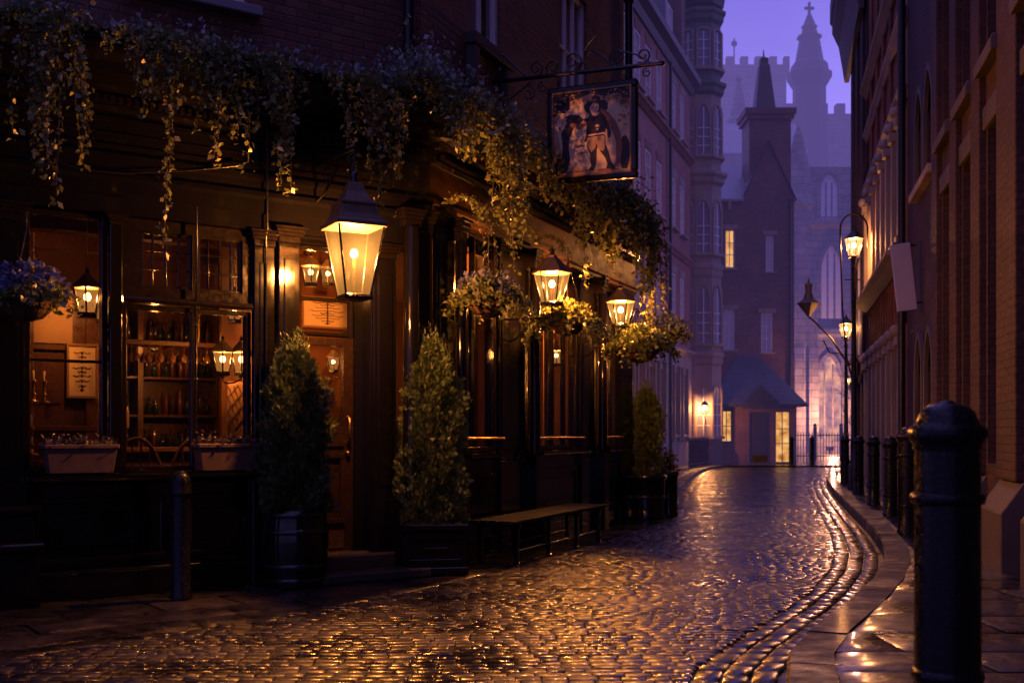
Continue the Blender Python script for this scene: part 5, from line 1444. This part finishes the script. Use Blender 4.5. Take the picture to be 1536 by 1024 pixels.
mb = MB(); mb.holes(-14.9, 2, 0, 4.2, -.3, .06, ops); mb.build('ground_storey', M['stone'], hb_, FL)
for b in bx:
    sash(FL, -b-.39, -b+.39, 1.25, 3.5, -.06, hb_, 2, 3, sill='stone', pane_back=False)
    for x in (-b-.56, -b+.44): m_ = MB(); m_.box(x, x+.12, .05, .16, 1.0, 3.75); m_.build('stone_pilaster', M['stone'], hb_, FL, bevel=.01)
for z, pr in ((4.2,.22),(7.75,.14),(11.65,.22)):
    m_ = MB(); m_.profile([(-.02,z),(.06,z),(pr*.7,z+.12),(pr,z+.16),(pr,z+.25),(-.02,z+.3)], -14.88, 2); m_.build('string_course', M['brick_orange'] if z > 5 else M['stone'], hb_, FL)
m_ = MB(); m_.profile([(-.02,14.4),(.08,14.4),(.2,14.6),(.42,14.75),(.45,14.95),(.38,15.0),(-.3,15.05)], -14.9, 2); m_.build('cornice', M['stone_dark'], hb_, FL)
m_ = MB(); m_.tube([(-10.65,.10,.1),(-10.65,.10,14.4)], .06, 6); m_.build('drainpipe', M['iron_far'], hb_, FL)
m_ = MB(); m_.profile([(.1,15.03),(-2.1,19.5),(-7,19.6),(-7,15.03)], -14.2, 2); m_.build('roof', M['slate'], hb_, FL)
for b in (6.3, 9.0, 12.4):
    m_ = MB(); m_.box(-b-.5, -b+.5, -2.2, -.35, 15.2, 17.2); m_.build('dormer', M['lead'], hb_, FL)
    sash(FL, -b-.36, -b+.36, 15.5, 17.0, -.28, hb_, 2, 2, sill=None)
m_ = MB(); m_.prism([(-14.9,15.05),(-14.2,15.05),(-14.2,20),(-14.9,20)], -7, -.2); m_.build('party_wall', M['brick_house'], hb_, FL)
mb = MB(); mb.box(-14.9, 2, -8, -.31, 0, 15.0); mb.build('rear_mass', M['brick_red'], hb_, FL)
m_ = MB()
for i in range(26): m_.box(-14.6+i*.16, -14.575+i*.16, .75, .775, .1, 1.15)
m_.box(-14.62, -10.5, .745, .78, 1.08, 1.12); m_.box(-14.62, -10.5, .745, .78, .2, .24)
t = thing('railing', 'low dark iron railing in front of the tall red brick house', 'railing', frame=FL @ Matrix.Translation((-12.5,.76,.1))); m_.build('bars_frame', M['iron_far'], t, FL)
# stone bay turret
TC = Vector((7.62, 45.9, 0)); FT = Matrix.Translation(TC)
tb = thing('stone_turret', 'pale stone turret of tall arched bay windows at the end of the brick terrace', 'turret', frame=FT)
def octo(prof, name, mat, rot=R(22.5)):
    m_ = MB(); m_.lathe(prof, 8, (0,0,0), rot, 0, False); return m_.build(name, mat, tb, FT)
r0 = .86
octo([(r0,0),(r0,11.9)], 'shaft', M['stone']); octo([(r0*.98,11.9),(r0*.98,15.3)], 'shaft', M['stone']); octo([(r0*.96,15.3),(r0*.96,18.2)], 'shaft', M['stone_green'])
octo([(r0+.06,0),(r0+.06,.9),(r0,.95)], 'plinth', M['stone_dark'])
for z, e in ((4.3,.2),(7.8,.16),(11.5,.42),(15.1,.34),(18.0,.3)):
    e *= .62; octo([(r0,z-.3),(r0+e*.5,z-.18),(r0+e*.6,z),(r0+e,z+.10),(r0+e,z+.22),(r0,z+.3)], 'cornice', M['stone'] if z < 15 else M['stone_green'])
octo([(r0+.1,18.4),(r0+.2,19.0),(.25,22.5),(.02,22.8)], 'turret_roof', M['slate'])
ap = r0*math.cos(math.pi/8)
for k in range(-3, 2):                                   # faces that look to the street
    ang = R(-90+45*(k+1)); nx, ny = math.cos(ang), math.sin(ang)
    ff = frame2(TC.x+nx*ap, TC.y+ny*ap, nx, ny)
    for z0, zs2, z1, w in ((1.2,2.9,3.2,.26),(4.9,6.5,7.2,.24),(8.5,9.9,10.6,.24),(12.4,13.8,14.4,.24),(15.9,17.3,17.4,.22)):
        m_ = MB(); m_.box(-w, w, .0, .012, z0, zs2); A = arch_pts(-w, w, zs2, z1-zs2)
        m_.add([(x, .012, z) for x, z in A], [tuple(reversed(range(len(A))))])
        pn = m_.build('window', M['dusk_pane'], tb, ff)
        m_ = MB(); m_.box(-.02,.02,.013,.04,z0,z1-.1)
        for q in (.25,.5,.75): m_.box(-w,w,.013,.035,z0+(zs2-z0)*q-.015,z0+(zs2-z0)*q+.015)
        m_.build('frame', M['white_wood'], pn, ff)
        arch_ring(ff, -w, w, zs2, z1-zs2, .08, .0, .07, M['stone'], tb, foot=z0)
        m_ = MB(); m_.box(-w-.12, w+.12, 0, .14, z0-.12, z0-.002); m_.build('sill', M['stone'], tb, ff)
p = at(1057, 620, 44.55)
t, zb, zt = lantern('wall_lantern', 'bright wall lantern at the foot of the stone turret', 'lantern', 6, .17, .10, .34, 'lampstreet', bulb_r=.06, tiers=False, roofmat='iron_far')
move(t, p); lamp('wall_light', (0,0,zb), 300, LC, .06, t)
m_ = MB(); m_.tube([(0,0,-.02),(0,.02,-.18),(.12,.5,-.2)], .02, 6); m_.build('bracket', M['iron_far'], t)
# plum brick house with the big chimney
FH = frame2(0, 48, 0, -1)                                # x axis points west: world X = -x
hh = thing('gabled_house', 'plum brick house with one lit upper window and a huge chimney at the lane end', 'house', frame=FH @ Matrix.Translation((-10.3,0,0)))
wn = ((9.02,9.45,8.3,9.95,True),(10.75,11.1,8.15,9.7,False),(8.95,9.45,4.85,6.55,False),(10.55,11.05,4.75,6.4,False))
ops = [(-b, -a, z0, z1) for a, b, z0, z1, _ in wn]
mb = MB(); mb.holes(-11.95, -7.6, 0, 11.2, -.3, 0, ops); mb.build('wall', M['brick_house'], hh, FH)
mb = MB(); mb.prism([(-11.95,11.2),(-9.75,11.2),(-10.85,13.6)], -.3, 0); mb.build('gable', M['brick_house'], hh, FH)
for a, b, z0, z1, lit in wn:
    sash(FH, -b, -a, z0, z1, -.12, hh, 2, 3, lit=lit, sill='stone')
    m_ = MB(); m_.box(-b-.12, -a+.12, .0, .05, z1+.005, z1+.18); m_.build('lintel', M['stone'], hh, FH)
m_ = MB(); m_.add([(-9.8,.15,11.2),(-7.6,.15,11.2),(-7.6,-2.6,13.2),(-10.9,-2.6,13.2)], [(0,1,2,3)]); m_.add([(-9.8,.15,11.1),(-7.6,.15,11.1),(-7.6,.15,11.2),(-9.8,.15,11.2)], [(0,1,2,3)])
m_.build('roof', M['lead'], hh, FH)
m_ = MB(); m_.add([(-9.68,.12,11.15),(-10.85,.12,13.72),(-10.85,-6,13.72),(-9.68,-6,11.15)], [(0,1,2,3)]); m_.add([(-12.05,.12,11.15),(-10.85,.12,13.72),(-10.85,-6,13.72),(-12.05,-6,11.15)], [(3,2,1,0)]); m_.build('roof', M['slate'], hh, FH)
for x in (-8.0, -8.6, -9.2): m_ = MB(); m_.box(x-.06, x+.06, .0, .16, 10.75, 11.15); m_.build('gutter_bracket', M['stone'], hh, FH)
m_ = MB(); m_.box(-11.9, -10.12, -1.9, -.35, 11.3, 14.7); m_.box(-12.02, -10.0, -2.0, -.25, 14.7, 14.9); m_.box(-12.1, -9.92, -2.08, -.17, 14.9, 15.15); ch = m_.build('chimney', M['brick_house'], hh, FH)
m_ = MB(); m_.lathe([(.62,15.15),(.30,17.2),(.24,17.25),(.24,17.5),(.05,17.6),(.02,17.9)], 4, (-10.9,-1.1,0), R(45), smooth=False); m_.build('pinnacle', M['stone_dark'], ch, FH)
m_ = MB(); m_.box(-11.95, -7.6, -8, -.31, 0, 11.1); m_.build('rear_mass', M['brick_house'], hh, FH)
m_ = MB(); m_.tube([(-11.75,.1,.1),(-11.75,.1,11.2)], .06, 6); m_.build('drainpipe', M['iron_far'], hh, FH)
# porch lodge in front of it
FPp = frame2(0, 46.2, 0, -1)
po = thing('porch_lodge', 'low porch with dark hipped roof and one lit window at the lane end', 'porch', frame=FPp @ Matrix.Translation((-10,0,0)))
ops = [(-8.98,-8.52,.95,2.25),(-10.55,-9.68,.08,2.2),(-11.35,-10.72,.1,2.22)]
mb = MB(); mb.holes(-11.6, -8.3, 0, 2.5, -.2, 0, ops); mb.box(-11.6,-11.4,-1.8,-.2,0,2.5); mb.box(-8.5,-8.3,-1.8,-.2,0,2.5); mb.build('wall', M['brick_house'], po, FPp)
for a, b, z0, z1, vx, hz in ((-8.98,-8.52,.95,2.25,(-8.75,),(1.6,)), (-11.35,-10.72,.1,2.22,(-11.03,),(.9,1.5))):
    glazed(FPp, a, b, z0, z1, -.05, .05, .07, vx, hz, .03, M['stone_dark'], M['litwin'], po)
m_ = MB(); m_.box(-10.5,-9.73,-.14,-.08,.1,2.15); m_.box(-10.42,-9.81,-.08,-.06,1.2,2.0); m_.box(-10.42,-9.81,-.08,-.06,.5,1.1); dr = m_.build('door', M['dark_room'], po, FPp)
m_ = MB(); m_.box(-10.42,-9.81,-.08,-.055,.14,.42); m_.build('kick_plate', M['brass'], dr, FPp)
m_ = MB(); m_.add([(-11.95,.35,2.5),(-8.0,.35,2.5),(-8.0,-1.9,2.5),(-11.95,-1.9,2.5),(-10.4,-1.75,4.6),(-9.6,-1.75,4.6)], [(0,1,5,4),(1,2,5),(3,0,4),(0,3,2,1)])
m_.box(-11.97,-7.98,-1.9,.37,2.40,2.495); m_.build('hipped_roof', M['slate'], po, FPp)
m_ = MB(); m_.add([(-10.85,.42,2.52),(-9.35,.42,2.52),(-10.1,.42,3.25),(-10.1,-1.0,3.3)], [(0,1,2),(0,2,3),(1,3,2)]); m_.box(-10.9,-9.3,.38,.44,2.3,2.52); m_.build('gablet', M['slate'], po, FPp)
lamp('porch_light', (0,0,0), 4, LC, .1).location = (11.05, 47.0, 1.9)
# railings, trees, church, steeple, tower
t = thing('railing', 'dark iron railing with square posts in front of the church', 'railing', (15, 52, .06))
m_ = MB()
for i in range(60):
    x = 12.6+i*.13; m_.box(x-.014,x+.014,51.99,52.02,.06,1.35)
m_.box(12.5,20.5,51.985,52.025,1.2,1.25); m_.box(12.5,20.5,51.985,52.025,.25,.3); m_.build('bars_frame', M['iron_far'], t)
for i in range(7):
    m_ = MB(); x = 12.7+i*1.2; m_.box(x-.07,x+.07,51.93,52.07,.06,1.6); m_.sphere((x,52,1.68),.09,8,6); m_.build('post', M['iron_far'], t)
def baretree(loc, h, seed, label):
    rr = random.Random(seed); m_ = MB(); tk = MB()
    def br(p, d, L, r, dep, mb):
        pts = [p]; q = p.copy()
        for i in range(4):
            d = (d+Vector((rr.gauss(0,.13), rr.gauss(0,.13), rr.gauss(.03,.08)))).normalized(); q = q+d*L/4; pts.append(q.copy())
        mb.tube(pts, [r*(1-.45*i/4) for i in range(5)], 5 if dep > 2 else 3)
        if dep == 0: return
        for k in range(rr.choice((3,4))):
            f = rr.uniform(.35, 1); s_ = pts[min(4, int(f*4)+0)]
            dd = (d+Vector((rr.gauss(0,.65), rr.gauss(0,.65), rr.gauss(.15,.35)))).normalized()
            br(s_, dd, L*rr.uniform(.5,.75), r*.5, dep-1, m_)
    t = thing('bare_tree', label, 'tree', loc)
    br(Vector(loc), Vector((0,0,1)), h*.42, h*.018, 4, tk)
    tk.build('trunk', M['bark_far'], t); m_.build('branches_crown', M['bark_far'], t)
baretree((18.6, 60, 0), 7.5, 3, 'bare tree in front of the glowing church window')
baretree((17.2, 57, 0), 7.5, 21, 'taller bare tree rising beside the porch roof')
baretree((20.3, 62, 0), 5.5, 8, 'bare tree close to the lamp post by the church')
ch_ = thing('church', 'pale stone church with a glowing arched window behind bare trees', 'church', (22, 75, 0))
FC = frame2(0, 72, 0, -1)
mb = MB(); mb.box(-30, -17.5, -12, 0, 0, 14.5); mb.build('wall', M['stone_pale'], ch_, FC)
mb = MB(); mb.box(-30, -18.6, -12, -1.2, 14.5, 18.5); mb.build('clerestory', M['stone_pale'], ch_, FC)
for x in (-18.1,-19.0, -21.2, -23): m_ = MB(); m_.profile([(0,0),(.7,0),(.7,6),(.45,7),(.45,11),(0,12.5)], x-.3, x+.3); m_.build('buttress', M['stone_pale'], ch_, FC)
for z in (7.4, 14.3): m_ = MB(); m_.profile([(-.02,z),(.3,z+.2),(.3,z+.5),(-.02,z+.6)], -30, -17.4); m_.build('string_course', M['stone_pale'], ch_, FC)
for x0, x1, z0, zs2, z1, m__ in ((-20.9,-19.3,.8,4.2,6.2,'litchurch'),(-19.05,-18.2,.6,3.0,4.4,'litchurch'),(-22.9,-21.5,.8,4.2,6.2,'pane_back'),(-20.9,-19.6,8.6,11.5,13.2,'pane_back'),(-23.2,-22,15.3,17,18,'pane_back'),(-21,-19.9,15.3,17,18,'pane_back')):  # the narrow lit window is added to widen the painted peach glow
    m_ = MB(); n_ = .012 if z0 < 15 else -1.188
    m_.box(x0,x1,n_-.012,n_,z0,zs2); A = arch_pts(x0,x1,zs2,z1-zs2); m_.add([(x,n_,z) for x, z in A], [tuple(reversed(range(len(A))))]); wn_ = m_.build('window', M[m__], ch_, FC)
    arch_ring(FC, x0, x1, zs2, z1-zs2, .25, n_-.01, n_+.2, M['stone_pale'], ch_, foot=z0)
    m_ = MB()
    for q in (1/3, 2/3): m_.box(x0+(x1-x0)*q-.05, x0+(x1-x0)*q+.05, n_, n_+.08, z0, z1-.5)
    m_.build('mullion', M['stone_pale'], wn_, FC)
m_ = MB(); m_.lathe([(1.0,0),(1.0,15.5),(1.2,15.8),(.9,16.4),(.75,18),(.3,20.3),(.02,21)], 8, (-18.3,-.5,0), R(22.5), smooth=False); m_.build('stair_turret', M['stone_pale'], ch_, FC)
t = thing('floodlight', 'small floodlight on the ground washing the church wall peach', 'floodlight', (19.7, 70.3, 0))
m_ = MB(); m_.box(19.5,19.9,70.1,70.4,.25,.5); m_.build('housing', M['iron_far'], t); m_ = MB(); m_.tube([(19.7,70.25,0),(19.7,70.25,.25)], .05, 6); m_.build('stand', M['iron_far'], t)
lamp('flood_light', (0,-.9,2.4), 1500, (1,.42,.24), 0.0, t)  # light itself is unseen, set above and in front of the housing
# steeple and crenellated wall far behind
def crenel(mb, x0, x1, y0, y1, z, w=.9, h=.9):
    x = x0; i = 0
    while x < x1:
        if i % 2 == 0: mb.box(x, min(x+w, x1), y0, y1, z, z+h)
        x += w; i += 1
stp = thing('steeple', 'octagonal church steeple topped with a cross, hazy against the dusk', 'steeple', (28.9, 110, 0))
c_ = (28.85, 110, 0)
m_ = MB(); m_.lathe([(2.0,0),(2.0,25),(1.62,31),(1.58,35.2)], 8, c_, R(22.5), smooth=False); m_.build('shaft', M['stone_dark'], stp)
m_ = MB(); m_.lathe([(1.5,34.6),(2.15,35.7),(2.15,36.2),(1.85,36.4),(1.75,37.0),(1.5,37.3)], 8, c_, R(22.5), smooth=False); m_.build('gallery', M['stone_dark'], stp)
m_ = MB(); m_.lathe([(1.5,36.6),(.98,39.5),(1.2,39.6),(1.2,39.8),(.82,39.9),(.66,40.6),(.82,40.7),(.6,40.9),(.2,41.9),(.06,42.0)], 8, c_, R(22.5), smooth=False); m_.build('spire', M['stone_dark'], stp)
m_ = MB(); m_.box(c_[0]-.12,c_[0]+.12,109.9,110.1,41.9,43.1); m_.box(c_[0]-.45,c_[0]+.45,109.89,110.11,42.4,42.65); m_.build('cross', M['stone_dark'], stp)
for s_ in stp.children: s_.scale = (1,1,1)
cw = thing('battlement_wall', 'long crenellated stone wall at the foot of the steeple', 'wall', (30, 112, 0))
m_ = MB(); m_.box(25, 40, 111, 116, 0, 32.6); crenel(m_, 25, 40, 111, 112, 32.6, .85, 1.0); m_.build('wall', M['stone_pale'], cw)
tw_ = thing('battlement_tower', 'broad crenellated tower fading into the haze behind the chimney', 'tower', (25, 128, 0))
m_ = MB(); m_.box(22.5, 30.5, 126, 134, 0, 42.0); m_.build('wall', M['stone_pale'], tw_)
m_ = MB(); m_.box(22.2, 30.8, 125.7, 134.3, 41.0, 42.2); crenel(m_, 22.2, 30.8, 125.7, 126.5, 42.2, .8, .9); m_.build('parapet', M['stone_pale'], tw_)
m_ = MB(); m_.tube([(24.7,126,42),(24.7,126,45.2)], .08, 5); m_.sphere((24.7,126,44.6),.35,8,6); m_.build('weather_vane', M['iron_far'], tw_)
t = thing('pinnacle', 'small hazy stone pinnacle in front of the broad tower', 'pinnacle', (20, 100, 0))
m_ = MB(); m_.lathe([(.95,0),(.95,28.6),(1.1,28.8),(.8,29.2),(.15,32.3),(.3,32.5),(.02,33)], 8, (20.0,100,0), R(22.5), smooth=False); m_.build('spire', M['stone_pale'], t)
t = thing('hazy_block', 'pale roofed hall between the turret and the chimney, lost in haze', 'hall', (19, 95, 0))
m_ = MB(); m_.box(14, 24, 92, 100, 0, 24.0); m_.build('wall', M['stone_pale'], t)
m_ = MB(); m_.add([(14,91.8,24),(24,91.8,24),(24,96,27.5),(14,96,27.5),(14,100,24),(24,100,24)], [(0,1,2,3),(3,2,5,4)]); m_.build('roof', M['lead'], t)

# ------------------------------------------------------------------ sky, light, camera
w = bpy.data.worlds.new('World'); sc.world = w; w.use_nodes = True
nt = w.node_tree; nt.nodes.clear()
N_ = lambda ty: nt.nodes.new(ty)
tc = N_('ShaderNodeTexCoord'); sp = N_('ShaderNodeSeparateXYZ'); nt.links.new(tc.outputs['Generated'], sp.inputs[0])
rp = N_('ShaderNodeValToRGB'); e = rp.color_ramp.elements
e[0].position = 0; e[0].color = (.31,.22,.73,1); e[1].position = 1; e[1].color = (.23,.185,.66,1)
x = e.new(.18); x.color = (.26,.20,.69,1); x = e.new(.36); x.color = (.145,.112,.50,1)
nt.links.new(sp.outputs[2], rp.inputs[0])
nz = N_('ShaderNodeTexNoise'); nz.inputs['Scale'].default_value = 2.2; nz.inputs['Detail'].default_value = 4
mp = N_('ShaderNodeMapping'); mp.inputs['Scale'].default_value = (1,1,3); nt.links.new(tc.outputs['Generated'], mp.inputs[0]); nt.links.new(mp.outputs[0], nz.inputs['Vector'])
mr = N_('ShaderNodeMapRange'); mr.inputs[1].default_value = .3; mr.inputs[2].default_value = .7; mr.inputs[3].default_value = .80; mr.inputs[4].default_value = 1.18; nt.links.new(nz.outputs[0], mr.inputs[0])
ml = N_('ShaderNodeMix'); ml.data_type = 'RGBA'; ml.blend_type = 'MULTIPLY'; ml.inputs[0].default_value = 1
dk = N_('ShaderNodeMapRange'); dk.interpolation_type = 'SMOOTHSTEP'; dk.inputs[1].default_value = -.5; dk.inputs[2].default_value = .75; dk.inputs[3].default_value = .55; dk.inputs[4].default_value = 1.5
nt.links.new(sp.outputs[1], dk.inputs[0])
dm_ = N_('ShaderNodeMix'); dm_.data_type = 'RGBA'; dm_.blend_type = 'MULTIPLY'; dm_.inputs[0].default_value = 1; up_ = N_('ShaderNodeMapRange'); up_.interpolation_type = 'SMOOTHSTEP'; up_.inputs[1].default_value = .32; up_.inputs[2].default_value = .75
nt.links.new(sp.outputs[2], up_.inputs[0]); lf = N_('ShaderNodeMix'); nt.links.new(up_.outputs[0], lf.inputs[0]); nt.links.new(dk.outputs[0], lf.inputs[2]); lf.inputs[3].default_value = 1.25
nt.links.new(rp.outputs[0], dm_.inputs[6]); nt.links.new(lf.outputs[0], dm_.inputs[7])
nt.links.new(dm_.outputs[2], ml.inputs[6]); nt.links.new(mr.outputs[0], ml.inputs[7])
sky = N_('ShaderNodeTexSky'); sky.sky_type = 'NISHITA'; sky.sun_disc = False; sky.sun_elevation = R(1); sky.sun_rotation = R(20)
bg1 = N_('ShaderNodeBackground'); bg1.inputs[1].default_value = 1.0; nt.links.new(ml.outputs[2], bg1.inputs[0])
tint = N_('ShaderNodeMix'); tint.data_type = 'RGBA'; tint.blend_type = 'MULTIPLY'; tint.inputs[0].default_value = 1; tint.inputs[7].default_value = (.5,.4,1,1); nt.links.new(sky.outputs[0], tint.inputs[6])
bg2 = N_('ShaderNodeBackground'); bg2.inputs[1].default_value = .004; nt.links.new(tint.outputs[2], bg2.inputs[0])
ad = N_('ShaderNodeAddShader'); nt.links.new(bg1.outputs[0], ad.inputs[0]); nt.links.new(bg2.outputs[0], ad.inputs[1])
wo = N_('ShaderNodeOutputWorld'); nt.links.new(ad.outputs[0], wo.inputs[0])
cd = bpy.data.cameras.new('camera'); cam = bpy.data.objects.new('camera', cd); COL.objects.link(cam)
cam.location = (0, 0, CAM_H); cam.rotation_euler = (R(90), 0, 0)
cd.sensor_width = 36; cd.lens = 36*FPX/1536; cd.shift_y = (HY-512)/1536; cd.clip_start = .05; cd.clip_end = 800
cd.dof.use_dof = True; cd.dof.focus_distance = 9.6; cd.dof.aperture_fstop = 3.2
sc.camera = cam
sc.view_settings.view_transform = 'Standard'; sc.view_settings.look = 'None'; sc.view_settings.exposure = 0; sc.view_settings.gamma = 1
c = sc.cycles; c.max_bounces = 8; c.diffuse_bounces = 3; c.glossy_bounces = 4; c.transparent_max_bounces = 16; c.transmission_bounces = 4
c.caustics_reflective = False; c.caustics_refractive = False; c.sample_clamp_indirect = 3.0; c.use_denoising = True
